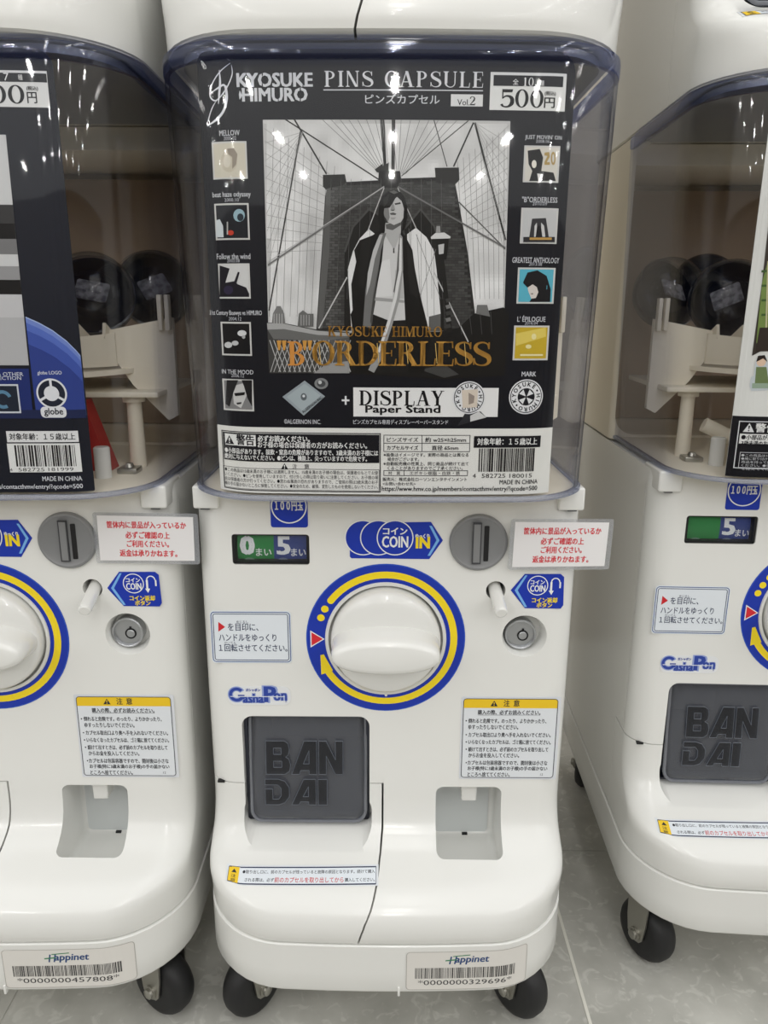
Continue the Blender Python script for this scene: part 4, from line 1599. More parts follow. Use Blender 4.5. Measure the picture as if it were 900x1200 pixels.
def photo(A):
    g3 = lambda g: (g, g, max(0, g - 2))

    def q(*p):      # points in a 900 x 914 grid over the print
        return [(300 + x * .3444, 130 + y * .3444) for x, y in p]

    def f(*p):      # points in the figure's 840 x 1200 grid
        return [(390 + x / 6, 200 + y / 6) for x, y in p]

    def grain(poly, du, dv, tone, layer, brick=False):
        us, vs = [p[0] for p in poly], [p[1] for p in poly]
        v, row = min(vs), 0
        while v < max(vs):
            u = min(us) - (du / 2 if brick and row % 2 else 0)
            while u < max(us):
                if all(inside(poly, u + du * a_, v + dv * b_) for a_ in (.05, .95) for b_ in (.1, .9)):
                    A.box(u, v, u + du * (.95 if brick else 1.0), v + dv * (.90 if brick else 1.0), g3(tone(u, v)), layer)
                u += du
            v += dv
            row += 1

    frame = [(308, 140.5), (598, 142), (591, 364), (580, 437), (316, 437)]
    A.poly(frame, g3(196), 1)

    def sky(u, v):
        c = 218 + 26 * (vnoise(u / 38, v / 34, 2) - .5) + 22 * (vnoise(u / 13, v / 15, 5) - .5)
        c -= 26 * max(0, (200 - v) / 60) * max(0, (345 - u) / 40 if u < 345 else (u - 560) / 40 if u > 560 else 0)
        c -= 34 * max(0, 1 - abs(u - 362) / 22) * max(0, 1 - abs(v - 290) / 90)
        return int(max(120, min(236, c)))
    grain([(308.3, 140.8), (597.6, 142.2), (591, 364), (436, 390), (316, 388)], 4.2, 4.2, sky, 2)
    CB = 54

    def cable(a, b, w=.0004, col=CB, l=3):
        a, b = ((min(max(x, 27 + y * .026), 862 - y * .030), y) for x, y in (a, b))
        p = q(a, b)
        A.line(*p[0], *p[1], w, g3(col), l)
    # fans of suspender wires on both sides, behind the tower
    for k in range(11):
        cable((28, 60 + k * 42), (250 - k * 3, 215 + k * 26), .00022, 140)
        cable((862, 50 + k * 36), (690 + k * 4, 215 + k * 22), .00022, 140)
    for k in range(9):
        cable((60 + k * 26, 60 + k * 16), (44 + k * 24, 700), .00024, 120)
        cable((845 - k * 20, 60 + k * 14), (842 - k * 16, 640), .00024, 120)
    for k in range(8):
        cable((436 - k * 30, 30), (452 - k * 4, 215), .00028, 110)
        cable((462 + k * 32, 30), (480 + k * 4, 215), .00028, 110)
        cable((160, 72), (26, 110 + k * 60), .00022, 150)
        cable((744, 40), (862, 110 + k * 55), .00022, 150)
    cable((152, 70), (42, 680), .0010, 64)
    cable((130, 28), (240, 215), .0010, 46)
    cable((98, 28), (420, 235), .0008, 50)
    cable((744, 40), (850, 440), .0012, 46)
    cable((740, 40), (672, 190), .0010, 50)
    cable((722, 34), (495, 222), .0006, 70)
    cable((605, 30), (650, 190), .0006, 70)
    cable((690, 310), (850, 470), .0008, 90)
    for k in range(3):
        cable((424 + k * 5, 28), (437 + k * 3, 200), .0007, 30)
        cable((464 + k * 4, 28), (462 + k * 4, 200), .0007, 30)

    # stone tower
    tower = q((228, 222), (303, 218), (308, 242), (420, 236), (418, 205), (490, 205), (494, 230), (612, 226), (608, 196), (688, 194), (690, 238), (678, 250), (686, 290), (720, 480), (752, 748), (205, 748), (224, 470), (236, 290), (240, 270), (228, 258))
    A.poly(tower, g3(38), 4)
    grain(tower, 7.4, 3.3, lambda u, v: int(42 + 26 * vnoise(u / 3, v / 3, 9) + 14 * vnoise(u / 22, v / 30, 3) + 22 * (1 if u < 399 else 0) * max(0, 1 - abs(u - 384) / 14)), 5, True)
    A.poly(q((228, 218), (303, 216), (306, 244), (290, 256), (240, 262), (228, 250)), g3(34), 6)
    A.poly(q((608, 194), (690, 193), (692, 236), (640, 250), (612, 244)), g3(32), 6)
    A.poly(q((240, 266), (254, 262), (250, 480), (226, 740), (208, 740), (226, 470)), g3(92), 6)
    A.poly(q((418, 205), (490, 205), (492, 232), (480, 262), (432, 262), (416, 236)), g3(16), 7)
    A.poly(q((404, 200), (430, 180), (432, 188), (452, 176), (450, 208), (412, 210)), g3(44), 6)
    A.poly(q((308, 242), (612, 228), (612, 238), (308, 254)), g3(24), 6)
    # pointed arches: dark soffit, ring stones, bright opening
    for soff, op in ((((300, 748), (302, 480), (330, 395), (384, 335), (430, 360), (430, 748)), ((325, 748), (312, 540), (330, 478), (352, 436), (384, 402), (430, 440), (430, 748))),
                     (((512, 748), (506, 400), (560, 335), (606, 392), (634, 480), (640, 748)), ((520, 748), (514, 420), (544, 398), (580, 430), (606, 478), (614, 540), (628, 690), (628, 748)))):
        A.poly(q(*soff), g3(26), 7)
        A.lline([A.at(*p) for p in q(*soff)[1:-1]], .0012, g3(74), 8)
        A.poly(q(*op), g3(226), 9)
    for k in range(4):
        cable((520 + k * 28, 400 + k * 22), (540 + k * 22, 700), .00025, 130, 10)
    cable((545, 420), (628, 640), .0003, 120, 10)
    cable((612, 470), (548, 660), .0003, 120, 10)
    A.poly(q((588, 700), (628, 690), (628, 748), (588, 748)), g3(96), 10)
    # front stay cables
    cable((436, 258), (40, 525), .0010, 120, 10)
    cable((436, 258), (40, 515), .0004, 190, 11)
    cable((436, 262), (380, 410), .0006, 190, 10)
    cable((482, 258), (850, 466), .0010, 110, 10)
    cable((482, 262), (545, 400), .0006, 180, 10)
    cable((310, 566), (214, 740), .0008, 196, 10)
    cable((606, 550), (722, 786), .0008, 190, 10)
    for k in range(12):
        x = 250 + k * 34
        cable((x + 6, 232), (x - (6 - k) * 2.0, 640), .00018, 98, 10)
    # lamp post
    A.poly(q((594, 430), (610, 416), (640, 414), (662, 428), (660, 434), (596, 436)), g3(214), 10)
    A.poly(q((614, 392), (626, 392), (628, 416), (612, 416)), g3(150), 10)
    A.poly(q((612, 436), (656, 436), (648, 506), (620, 506)), g3(22), 10)
    A.poly(q((620, 456), (640, 452), (638, 486), (622, 488)), g3(190), 11)
    A.poly(q((626, 506), (640, 506), (668, 752), (650, 752)), g3(26), 10)
    for k in range(5):
        A.poly(q((644, 640 + k * 22), (660, 636 + k * 22), (664, 648 + k * 22), (648, 652 + k * 22)), g3(120 if k % 2 else 60), 11)
    # skyline, deck, fence
    for pl, g in ((((54, 726), (58, 690), (72, 664), (84, 664), (96, 688), (100, 726)), 120), (((142, 734), (146, 690), (160, 678), (176, 690), (196, 690), (196, 734)), 104),
                  (((748, 690), (752, 660), (786, 660), (796, 700)), 112)):
        A.poly(q(*pl), g3(g), 10)
    for k in range(4):
        cable((62 + k * 9, 690), (62 + k * 9, 724), .0004, 190, 11)
        cable((154 + k * 9, 694), (154 + k * 9, 730), .0004, 180, 11)
    A.poly(q((38, 720), (96, 722), (210, 744), (318, 752), (316, 892), (46, 892)), g3(64), 10)
    A.poly(q((38, 722), (96, 724), (210, 748), (318, 756), (318, 766), (210, 762), (96, 742), (40, 744)), g3(168), 11)
    A.poly(q((40, 744), (96, 742), (210, 762), (318, 766), (318, 786), (60, 776)), g3(104), 11)
    for k in range(15):
        x = 44 + k * 17
        cable((x, 780), (x + 40, 888), .0005, 196, 11)
        cable((x + 40, 780), (x, 888), .0005, 176, 12)
    A.poly(q((196, 892), (240, 860), (318, 850), (316, 892)), g3(150), 13)
    A.poly(q((250, 780), (318, 770), (318, 850), (240, 870)), g3(84), 12)
    # dark roadway on the right
    A.poly(q((318, 892), (318, 756), (520, 748), (620, 752), (690, 738), (740, 690), (842, 668), (860, 690), (846, 900), (640, 912)), g3(20), 10)
    A.poly(q((560, 880), (640, 862), (690, 896), (640, 908)), g3(64), 11)
    for k in range(4):
        cable((690 + k * 36, 700 - k * 6), (700 + k * 34, 760), .0004, 70, 11)
    # figure in a dark open coat with a pale scarf
    A.poly(f((340, 410), (280, 455), (190, 490), (150, 560), (165, 640), (130, 800), (140, 980), (125, 1010), (150, 1200), (160, 1420), (640, 1420), (690, 1200), (660, 1060), (610, 860), (575, 680), (560, 560), (520, 480), (480, 420)), g3(14), 12)
    A.poly(f((200, 500), (270, 470), (250, 640), (215, 820), (180, 800), (190, 640)), g3(22), 13)
    A.poly(f((520, 520), (556, 580), (590, 760), (600, 900), (540, 860), (528, 700)), g3(26), 13)
    A.poly(f((365, 430), (470, 430), (492, 700), (510, 1050), (400, 1056), (285, 1010), (310, 860), (345, 640)), g3(204), 13)
    A.poly(f((345, 640), (400, 620), (420, 880), (300, 890), (318, 780)), g3(216), 14)
    A.poly(f((300, 890), (500, 910), (506, 930), (292, 914)), g3(158), 14)
    A.poly(f((440, 700), (484, 690), (500, 900), (430, 900)), g3(178), 14)
    A.poly(f((280, 1012), (400, 1060), (512, 1054), (530, 1420), (270, 1420)), g3(24), 13)
    A.poly(f((368, 370), (480, 360), (478, 440), (432, 560), (366, 450)), g3(176), 15)
    A.poly(f((372, 380), (480, 352), (478, 384), (420, 420), (376, 410)), g3(92), 16)
    A.poly(f((424, 545), (432, 545), (434, 580), (424, 580)), g3(60), 16)
    A.poly(f((340, 440), (376, 440), (340, 560), (322, 700), (290, 900), (268, 1110), (212, 1090), (230, 840), (262, 640), (310, 490)), g3(112), 16)
    A.poly(f((330, 450), (352, 450), (296, 620), (262, 800), (236, 880), (246, 720), (284, 560)), g3(186), 17)
    A.poly(f((318, 700), (330, 620), (300, 860), (276, 1090), (262, 1060), (284, 880)), g3(70), 17)
    A.poly(f((470, 440), (490, 470), (494, 700), (470, 900), (420, 1080), (340, 1330), (290, 1420), (250, 1400), (330, 1220), (400, 1020), (440, 820), (455, 600)), g3(150), 16)
    A.poly(f((474, 470), (484, 480), (484, 700), (450, 900), (400, 1080), (330, 1280), (316, 1270), (390, 1040), (436, 860), (462, 660)), g3(216), 17)
    A.poly(f((462, 520), (468, 520), (464, 700), (432, 860), (426, 850), (452, 700)), g3(84), 17)
    # head, tilted up a little; fringe across one eye
    A.poly(f((352, 240), (372, 190), (430, 176), (480, 190), (506, 250), (504, 320), (480, 362), (430, 384), (386, 362), (360, 310)), g3(190), 17)
    A.poly(f((352, 260), (390, 240), (400, 330), (388, 362), (362, 320)), g3(128), 18)
    A.poly(f((420, 222), (432, 250), (438, 276), (424, 284), (404, 280), (412, 250)), g3(150), 18)
    A.poly(f((408, 276), (436, 276), (430, 284), (412, 284)), g3(86), 19)
    A.poly(f((434, 232), (474, 224), (478, 236), (440, 242)), g3(46), 18)
    A.poly(f((400, 302), (424, 296), (448, 304), (440, 313), (408, 312)), g3(84), 18)
    A.poly(f((404, 330), (446, 330), (430, 346), (412, 346)), g3(160), 18)
    A.poly(f((500, 310), (514, 304), (512, 330), (500, 334)), g3(176), 18)
    A.poly(f((330, 420), (318, 330), (326, 240), (350, 180), (390, 148), (430, 138), (476, 152), (508, 196), (524, 260), (522, 330), (510, 400), (486, 430), (496, 340), (500, 270), (484, 216), (452, 186), (440, 196), (420, 232), (400, 262), (362, 266), (356, 310), (370, 372), (362, 420)), g3(16), 19)
    A.poly(f((396, 150), (430, 140), (462, 156), (430, 166)), g3(96), 20)
    A.poly(f((352, 200), (400, 166), (384, 230), (360, 258)), g3(40), 20)


card_part('photograph', photo)


def title(A):
    GO = (196, 146, 66)
    A.text('KYOSUKE HIMURO', 384.5, 382, 517.5, 394, GO, 22, font='serif', bold=.012)
    A.text('"', 325, 399, 336, 410, (206, 150, 70), 22, font='serif', bold=.02)
    A.text('B', 337, 400, 357, 428, (206, 140, 66), 22, font='serif', bold=.008)
    A.text('"', 355, 399, 366, 410, (206, 150, 70), 22, font='serif', bold=.02)
    A.text('ORDERLESS', 366, 399, 575, 428, GO, 22, font='serif', track=-.04, bold=.008)
    for k in range(6):
        A.line(374 + k * 34, 402, 376 + k * 34, 426, .0004, (226, 190, 110), 24)


card_part('title_lettering', title)


# small pictures: (caption, date, caption box, date box, picture box)
def thumb(cap, date, cb, db, pb, art, par=None, who='c'):
    def fn(A):
        A.text(cap, *cb, (206, 208, 212), 1, bold=.01)
        A.text(date, *db, (190, 192, 198), 1)
        A.box(*pb, (204, 204, 200), 1)
        A.box(pb[0] + 2, pb[1] + 2, pb[2] - 2, pb[3] - 2, art[0], 2)
        w, h = pb[2] - pb[0], pb[3] - pb[1]
        for l, (col, pts) in enumerate(art[1:]):
            A.poly([(pb[0] + w * (.05 + .9 * p[0]), pb[1] + h * (.05 + .9 * p[1])) for p in pts], col, 3 + l)
    card_part('picture_tile', fn, who, par)


def ell(cx, cy, rx, ry, n=14):
    return [(cx + rx * cos(2 * pi * k / n), cy + ry * sin(2 * pi * k / n)) for k in range(n)]


BE = (208, 202, 184)
thumb('MELLOW', '2000.02', (257, 153, 281, 159.5), (262, 160, 277, 164.5), (248, 167, 290.5, 209.5),
      [BE, ((198, 190, 170), ell(.48, .52, .26, .34)), ((150, 140, 126), [(.42, .14), (.62, .12), (.74, .30), (.70, .62), (.58, .76), (.58, .40), (.46, .30)]), ((214, 208, 192), ell(.42, .52, .12, .2))])
thumb('beat haze odyssey', '2000.10', (249, 225.5, 294, 233.5), (263, 232.5, 280, 236.5), (251, 239, 293, 281),
      [(22, 26, 32), ((206, 214, 216), [(0, .46), (.12, .42), (.22, .62), (.24, .98), (0, .98)]), ((150, 180, 190), ell(.72, .30, .18, .2)), ((40, 52, 60), ell(.76, .36, .1, .12)), ((190, 60, 40), ell(.46, .84, .1, .08)), ((180, 180, 176), [(.34, .5), (.38, .5), (.38, .9), (.34, .9)])])
thumb('Follow the wind', '2003.08', (254, 297.5, 293.5, 304), (266, 303.5, 281, 307.5), (255.5, 309, 294, 350),
      [(206, 206, 204), ((18, 16, 26), [(0, 0), (.34, .1), (.20, .55), (.5, .5), (.62, .6), (.9, .7), (1, .9), (1, 1), (0, 1)]), ((40, 34, 60), ell(.30, .78, .16, .14)), ((24, 22, 30), [(.5, .5), (.62, .2), (.68, .22), (.58, .56)])])
thumb('21st Century Boøwys vs HIMURO', '2004.12', (245.5, 363.5, 307, 370.5), (268, 371.5, 283, 375.5), (258.5, 377, 295.5, 417),
      [(12, 13, 16), ((210, 212, 212), ell(.70, .32, .16, .1)), ((200, 202, 202), ell(.22, .70, .14, .1)), ((190, 192, 192), ell(.46, .64, .12, .08)), ((170, 172, 172), ell(.76, .44, .06, .06))])
thumb('IN THE MOOD', '2006.12', (260, 432.5, 297, 437.5), (271, 438, 286, 441.8), (260.5, 443.5, 298, 482),
      [(126, 126, 126), ((196, 196, 194), [(.3, .2), (.7, .1), (.8, .5), (.6, .95), (.35, .8)]), ((30, 30, 32), [(.1, .0), (.5, .0), (.34, .4), (.2, .9), (.06, .8)]), ((24, 24, 26), [(.62, .0), (.98, .0), (.98, .9), (.82, .6), (.7, .2)]), ((20, 20, 22), [(.36, .44), (.74, .40), (.72, .5), (.4, .54)]), ((40, 40, 42), [(.44, .76), (.62, .74), (.6, .8), (.46, .82)])])
thumb("JUST MOVIN' ON", '2008.06', (615.5, 158, 658, 164.5), (628, 163.8, 644, 167.4), (614.5, 170.5, 654, 214.5),
      [(214, 210, 200), ((22, 22, 24), [(.05, .1), (.45, .05), (.56, .3), (.5, .7), (.9, .75), (.98, 1), (.1, 1), (.2, .7), (.08, .5)]), ((176, 150, 90), [(.60, .16), (.76, .14), (.78, .28), (.68, .44), (.78, .44), (.78, .52), (.60, .52), (.60, .44), (.70, .26), (.60, .24)]), ((176, 150, 90), ell(.89, .33, .08, .2)), ((214, 210, 200), ell(.89, .33, .035, .13)), ((230, 226, 214), ell(.26, .5, .08, .12)), ((226, 224, 220), [(.36, .78), (.56, .8), (.5, 1), (.4, 1)])])
thumb('"B"ORDERLESS', '2010.09', (612, 230.5, 653, 237), (624, 236.8, 641, 240.6), (611, 243.5, 652, 286),
      [(196, 197, 196), ((52, 52, 54), [(.28, .28), (.72, .26), (.82, .9), (.18, .9)]), ((206, 206, 204), [(.34, .85), (.36, .5), (.43, .4), (.46, .85)]), ((206, 206, 204), [(.56, .85), (.57, .4), (.66, .5), (.7, .85)]), ((22, 22, 24), [(.44, .5), (.56, .5), (.62, .95), (.38, .95)]), ((44, 44, 46), [(0, .84), (1, .84), (1, 1), (0, 1)]), ((190, 150, 80), [(.2, .86), (.9, .86), (.9, .93), (.2, .93)])])
thumb('GREATEST ANTHOLOGY', '2013.08', (600.5, 301.5, 655, 308), (620, 307.6, 635, 311.4), (607, 313.5, 648.5, 356),
      [(88, 176, 196), ((16, 16, 20), [(.10, .40), (.24, .10), (.55, .03), (.84, .20), (.97, .62), (.95, 1), (.30, 1), (.40, .84), (.5, .6)]), ((216, 208, 200), [(.22, .40), (.50, .44), (.58, .70), (.50, .88), (.36, .90), (.26, .66)]), ((16, 16, 20), [(.10, .42), (.30, .20), (.60, .30), (.56, .56), (.40, .46), (.24, .56)]), ((120, 108, 100), [(.32, .74), (.42, .73), (.40, .78)])])
thumb("L' ÉPILOGUE", '2016.04', (606.5, 369.5, 639, 377), (615, 376.6, 630, 380.4), (602.5, 381.5, 641.5, 422),
      [(196, 168, 46), ((222, 200, 96), [(0, .2), (1, .0), (1, .3), (0, .6)]), ((232, 222, 160), ell(.6, .3, .08, .1)), ((232, 222, 160), ell(.42, .62, .1, .07)), ((232, 222, 170), [(.14, .86), (.9, .86), (.9, .92), (.14, .92)])])


def badge(A, u, v, rpx, word='KYOSUKE•HIMURO•', core=True):
    x, z = A.at(u, v)
    r = A.at(u + rpx, v)[0] - x
    A.ldisc(x, z, r, (226, 227, 228), 1, n=44)
    A.ldisc(x, z, r * .93, KB, 2, n=44)
    A.ldisc(x, z, r * .88, (226, 227, 228), 3, n=44)
    n = len(word)
    for k, ch in enumerate(word):
        a = radians(210 - 360 * (k + .5) / n)
        if ch == '•':
            A.ldisc(x + r * .72 * cos(a), z + r * .72 * sin(a), r * .06, KB, 4, n=8)
        else:
            A.ltext(ch, x + r * .72 * cos(a), z + r * .72 * sin(a), r * .22, KB, 4, .04, a - pi / 2)
    if core:
        A.ldisc(x, z, r * .50, KB, 4, n=30)
        for k in range(4):
            a = pi / 4 + k * pi / 2
            d, e = Vector((cos(a), sin(a))), Vector((-sin(a), cos(a)))
            A.loc([(x + d.x * r * .04, z + d.y * r * .04), (x + (d.x * .42 + e.x * .17) * r, z + (d.y * .42 + e.y * .17) * r), (x + (d.x * .42 - e.x * .17) * r, z + (d.y * .42 - e.y * .17) * r)], (226, 227, 228), 5)


def mark(A):
    A.text('MARK', 611.5, 435.5, 628, 441, (206, 208, 212), 1, bold=.02)
    badge(A, 616.5, 465, 19.5)


card_part('round_mark', mark)


def pin(A):
    A.poly([(331, 465), (357, 446), (381, 464.5), (356, 487)], (150, 160, 164), 1)
    A.poly([(336, 465), (357, 449.5), (377, 464.5), (356, 483)], (164, 175, 178), 2)
    A.disc(356, 465, 3.6, (92, 100, 104), 3, n=16, ell=1.2)
    A.disc(356, 464, 1.6, (214, 218, 220), 4, n=12)
    A.disc(376.5, 449.5, 8, (128, 130, 130), 1, n=24, ell=.8)
    A.disc(376.5, 449.5, 5, (70, 72, 74), 2, n=20, ell=.8)
    A.disc(375, 448, 2.2, (196, 198, 198), 3, n=12)
    A.text('©ALGERNON INC.', 333, 491, 376, 496.5, (206, 208, 212), 1, bold=.01)
    x, z = A.at(366, 474)
    A.ltext('ALGERNON INC.', x, z, .0018, (40, 46, 50), 4, .02, radians(38), wid=.9)
    A.box(400.5, 468, 409.5, 470.2, (226, 227, 228), 1)
    A.box(404, 464, 406.2, 474.3, (226, 227, 228), 1)


card_part('pin_picture', pin)


def stand(A):
    A.box(414, 454, 583, 488.5, (230, 230, 228), 1)
    A.text('DISPLAY', 421, 457.5, 520, 475, (12, 13, 16), 2, font='serif', bold=.01)
    A.text('Paper Stand', 428.5, 475, 515.5, 486, (14, 15, 18), 2, bold=.045)
    A.text('ピンズカプセル専用ディスプレーペーパースタンド', 414, 491.5, 525, 497, (210, 212, 216), 1, bold=.01)
    A.poly([(536, 499), (545, 484), (563, 482), (570, 489)], (40, 42, 46), 3)
    A.poly([(551, 487), (561, 482), (570, 489), (551, 494)], (206, 206, 204), 4)
    A.V = [(x, y - (0 if i < len(A.V) else 0), z) for i, (x, y, z) in enumerate(A.V)]
    b = len(A.V)
    badge(A, 549.5, 466, 19, core=False)
    A.V = A.V[:b] + [(x, y - 4 * DL, z) for x, y, z in A.V[b:]]
    A.poly([(541, 457), (560, 456), (559, 477), (542, 478)], (214, 202, 186), 10)
    A.poly([(549, 460), (556, 464), (555, 472), (549, 474)], (150, 138, 128), 11)


card_part('stand_panel', stand)

IW = (232, 233, 230)


def warnings(A):
    A.frame(259.5, 503.5, 446, 577, .0006, (20, 22, 26), 2)
    A.box(261, 505.5, 444.5, 542.5, (16, 18, 24), 2)
    A.box(263.5, 507.5, 300, 523, IW, 3)
    x, z = A.at(269, 515)
    triangle_warn(A, x, z, .0062, KB, IW, 4)
    A.text('警告', 277, 509, 298, 521, KB, 4, bold=.03)
    A.text('必ずお読みください。', 302, 510, 363, 517.3, IW, 3, bold=.03)
    A.text('お子様の場合は保護者の方がお読みください。', 302, 517.2, 430, 524.4, IW, 3, bold=.02)
    A.text('●小部品があります。誤飲・窒息の危険がありますので、3歳未満のお子様には', 263.5, 523.4, 443, 529.8, IW, 3, bold=.02)
    A.text('絶対に与えないでください。●ピンは、機能上、尖っていますので危険です。', 263.5, 530.2, 430, 536.4, IW, 3, bold=.02)
    x, z = A.at(333.5, 546.3)
    triangle_warn(A, x, z, .0044, KB, IW, 2)
    A.text('注', 342.5, 543.4, 348, 549.6, KB, 2)
    A.text('意', 356.5, 543.6, 362.5, 549.8, KB, 2)
    A.frame(261.5, 545, 444.5, 575.5, .0003, (40, 42, 46), 2)
    for i, t in enumerate(('●この商品は15歳未満のお子様には適用しません。15歳未満のお子様の場合は、保護者のもとでお使',
                           'いください。●ピンを使用していますので、付け外しの際は取り扱いに注意してください。お子様の場',
                           '合は保護者の方が行ってください。●思わぬ事故の恐れがありますので、ご使用の際は3歳未満のお子',
                           '様の手の届かないところに保管してください。●安全のため、破損、変形したものを使用しないでください。')):
        A.text(t, 263.5, 546.8 + 5.3 * i, 443, 551.3 + 5.3 * i, (26, 28, 32), 2)


card_part('warning_panel', warnings)


def specs(A):
    k = (34, 36, 40)
    A.frame(449.5, 509.5, 550.5, 529.5, .0004, k, 2)
    A.line(450, 519.3, 550, 519.3, .0004, k, 2)
    A.line(494.5, 510, 494.5, 529, .0004, k, 2)
    A.text('ピンズサイズ', 453.5, 512.5, 490, 517.5, k, 2, bold=.02)
    A.text('約 w25×h25mm', 498.5, 512.5, 546, 518, k, 2, bold=.02)
    A.text('カプセルサイズ', 453.5, 522, 490, 527, k, 2, bold=.02)
    A.text('直径 65mm', 506, 522, 537, 527.5, k, 2, bold=.02)
    for i, (t, u1) in enumerate((('※画像はイメージです。実際の商品とは異なる', 549), ('　場合がございます。', 491), ('※自動販売機の性質上、同じ商品が続けて出て', 549), ('　くることがありますのでご了承ください。', 542))):
        A.text(t, 449.5 if t[0] == '※' else 454, 530.6 + 5.2 * i, u1, 535 + 5.2 * i, k, 2, bold=.01)
    A.frame(449.5, 551, 548, 557.6, .0004, k, 2)
    A.line(473.5, 551, 473.5, 557.4, .0004, k, 2)
    A.text('材　質', 455, 552.2, 469, 556.4, k, 2)
    A.text('エポキシ樹脂・白鉄・鉄', 480, 552.2, 539, 556.4, k, 2)
    A.text('販売元：株式会社ローソンエンタテインメント', 448.5, 559.3, 547, 563.7, k, 2, bold=.01)
    A.text('<お問い合わせ先>', 448.5, 564.8, 487, 568.8, k, 2, bold=.01)
    A.text('https://www.hmv.co.jp/members/contacthmv/entry/?qcode=500', 447.5, 569.8, 629, 576.8, k, 2, bold=.015)
    A.text('MADE IN CHINA', 585.5, 562.3, 629.5, 567.5, k, 2, bold=.015)


card_part('specification_panel', specs)


def age(A):
    A.box(555.5, 511, 633, 523.7, (16, 18, 24), 2)
    A.text('対象年齢：１５歳以上', 559.5, 513.3, 629, 521.5, IW, 3, bold=.02)
    A.barcode(561.5, 525.5, 626.5, 552, (18, 18, 20), 2, seed=5)
    A.text('4', 554, 555, 557.5, 560, (24, 24, 26), 2)
    A.text('582725', 564.5, 555, 592, 560, (24, 24, 26), 2)
    A.text('180015', 597, 555, 623, 560, (24, 24, 26), 2)


card_part('barcode_panel', age)

# --- left machine's poster
cl = new_card('l', 'black display poster with blue planet and round logo in the left machine hood')
A = Art(card_y, 'l', 0)
A.loc(rrect(CX0, CX1 - .006, CZ0, CZ1, (.001, .001, .010, .006), 5), (24, 28, 38), 0)
A.build('card_sheet', cl, M['inkg'], cuts=CURVE_CUTS, base=1, thick=.0005)


def lphoto(A):
    xr_a, zt = A.at(7, 158)
    xr_b, zb = A.at(34, 428)
    x0 = -.070
    A.loc([(x0, zb), (xr_b, zb), (xr_a, zt), (x0, zt)], (206, 207, 206), 1)
    for v0, v1, g in ((240, 262, 60), (262, 280, 24), (280, 298, 120), (312, 328, 150), (328, 345, 20), (345, 372, 196), (372, 428, 180)):
        ya = A.at(10, v0)[1]
        yb = A.at(10, v1)[1]
        q = lambda z: xr_b + (xr_a - xr_b) * (z - zb) / (zt - zb)
        A.loc([(x0, yb), (q(yb), yb), (q(ya), ya), (x0, ya)], (g, g, g), 2)


card_part('photograph', lphoto, 'l', cl)


def lprice(A):
    A.box(-90, 81, 59, 126.5, (226, 227, 226), 1)
    A.box(-88, 84, 55.5, 97, (36, 38, 44), 2)
    A.text('全', -32, 87, -26, 94, WH, 3)
    A.text('7', 4, 85.5, 11, 94.5, WH, 3)
    A.text('種', 21, 87.5, 27, 94, WH, 3)
    A.text('500', -34, 99, 29.5, 121, (30, 32, 36), 3, bold=.012, font='serif', track=0)
    A.text('円', 31.5, 108, 44, 121, (30, 32, 36), 3, bold=.02)
    A.text('(税込)', 31, 101, 45, 106.5, (30, 32, 36), 3, bold=.03)


card_part('price_box', lprice, 'l', cl)


def planet(A):
    xr1 = CX1 - .0065
    cx, cz = A.at(-40, 640)
    zlo = A.at(60, 487)[1]
    x34 = A.at(31, 372)[0]
    top = []
    P = [(30, 371), (46, 378), (62, 387), (78, 399), (90, 411), (98, 421), (108, 435), (116, 449)]
    pts = [A.at(*p) for p in P]
    def band(d, col, layer):
        up = [(x, z - d) for x, z in pts if x < xr1]
        nx_ = [(x, z - d) for x, z in pts if x >= xr1]
        if nx_:
            t = (xr1 - up[-1][0]) / (nx_[0][0] - up[-1][0])
            up.append((xr1, up[-1][1] + (nx_[0][1] - up[-1][1]) * t))
        A.loc([(up[0][0], zlo)] + up + [(xr1, zlo)], col, layer)
    band(0, (166, 184, 220), 2)
    band(.0008, (112, 134, 200), 3)
    band(.004, (84, 108, 186), 4)
    band(.009, (62, 84, 162), 5)
    band(.018, (46, 64, 134), 6)
    z2 = A.at(60, 470)[1]
    A.loc([(-.07, zlo - .002), (xr1, zlo - .002), (xr1, zlo + .004), (-.07, zlo + .004)], (28, 38, 74), 7)
    A.loc([(-.07, zlo), (A.at(34, 440)[0], zlo), (A.at(34, 432)[0], A.at(34, 432)[1]), (-.07, A.at(34, 432)[1])], (30, 46, 106), 6)


card_part('planet_picture', planet, 'l', cl)


def globe(A):
    A.text('globe LOGO', 44, 434.5, 73, 440, (214, 218, 224), 8, bold=.01)
    x, z = A.at(61, 461)
    r = A.at(79, 461)[0] - x
    A.ldisc(x, z, r, (222, 224, 226), 8, n=40)
    A.ldisc(x, z, r * .88, (30, 36, 50), 9, n=40)
    A.ldisc(x, z, r * .50, (222, 224, 226), 10, n=30)
    for a in (90, 210, 330):
        d = (cos(radians(a)), sin(radians(a)))
        A.lline([(x, z), (x + d[0] * r * .92, z + d[1] * r * .92)], r * .16, (222, 224, 226), 10)
    x1, z1 = A.at(63.5, 482.5)
    A.loc(rrect(x1 - .0088, x1 + .0085, z1 - .0040, z1 + .0036, .0028), (222, 224, 226), 9)
    A.text('globe', 52, 478, 75, 488, (26, 30, 44), 11, bold=.02)
    A.text('HITS & OTHER', -20, 436, 28, 440.5, (206, 210, 218), 8, bold=.01)
    A.text('SELECTION', -12, 440.8, 25.5, 445, (206, 210, 218), 8, bold=.01)


card_part('round_logo', globe, 'l', cl)


def lthumb(A):
    A.box(-30, 450, 25.5, 484, (206, 210, 216), 8)
    A.box(-28, 452, 23.5, 482, (30, 38, 52), 9)
    A.disc(4, 468, 11, (90, 132, 160), 10, 7, 20, 300, 24)


card_part('picture_tile', lthumb, 'l', cl)


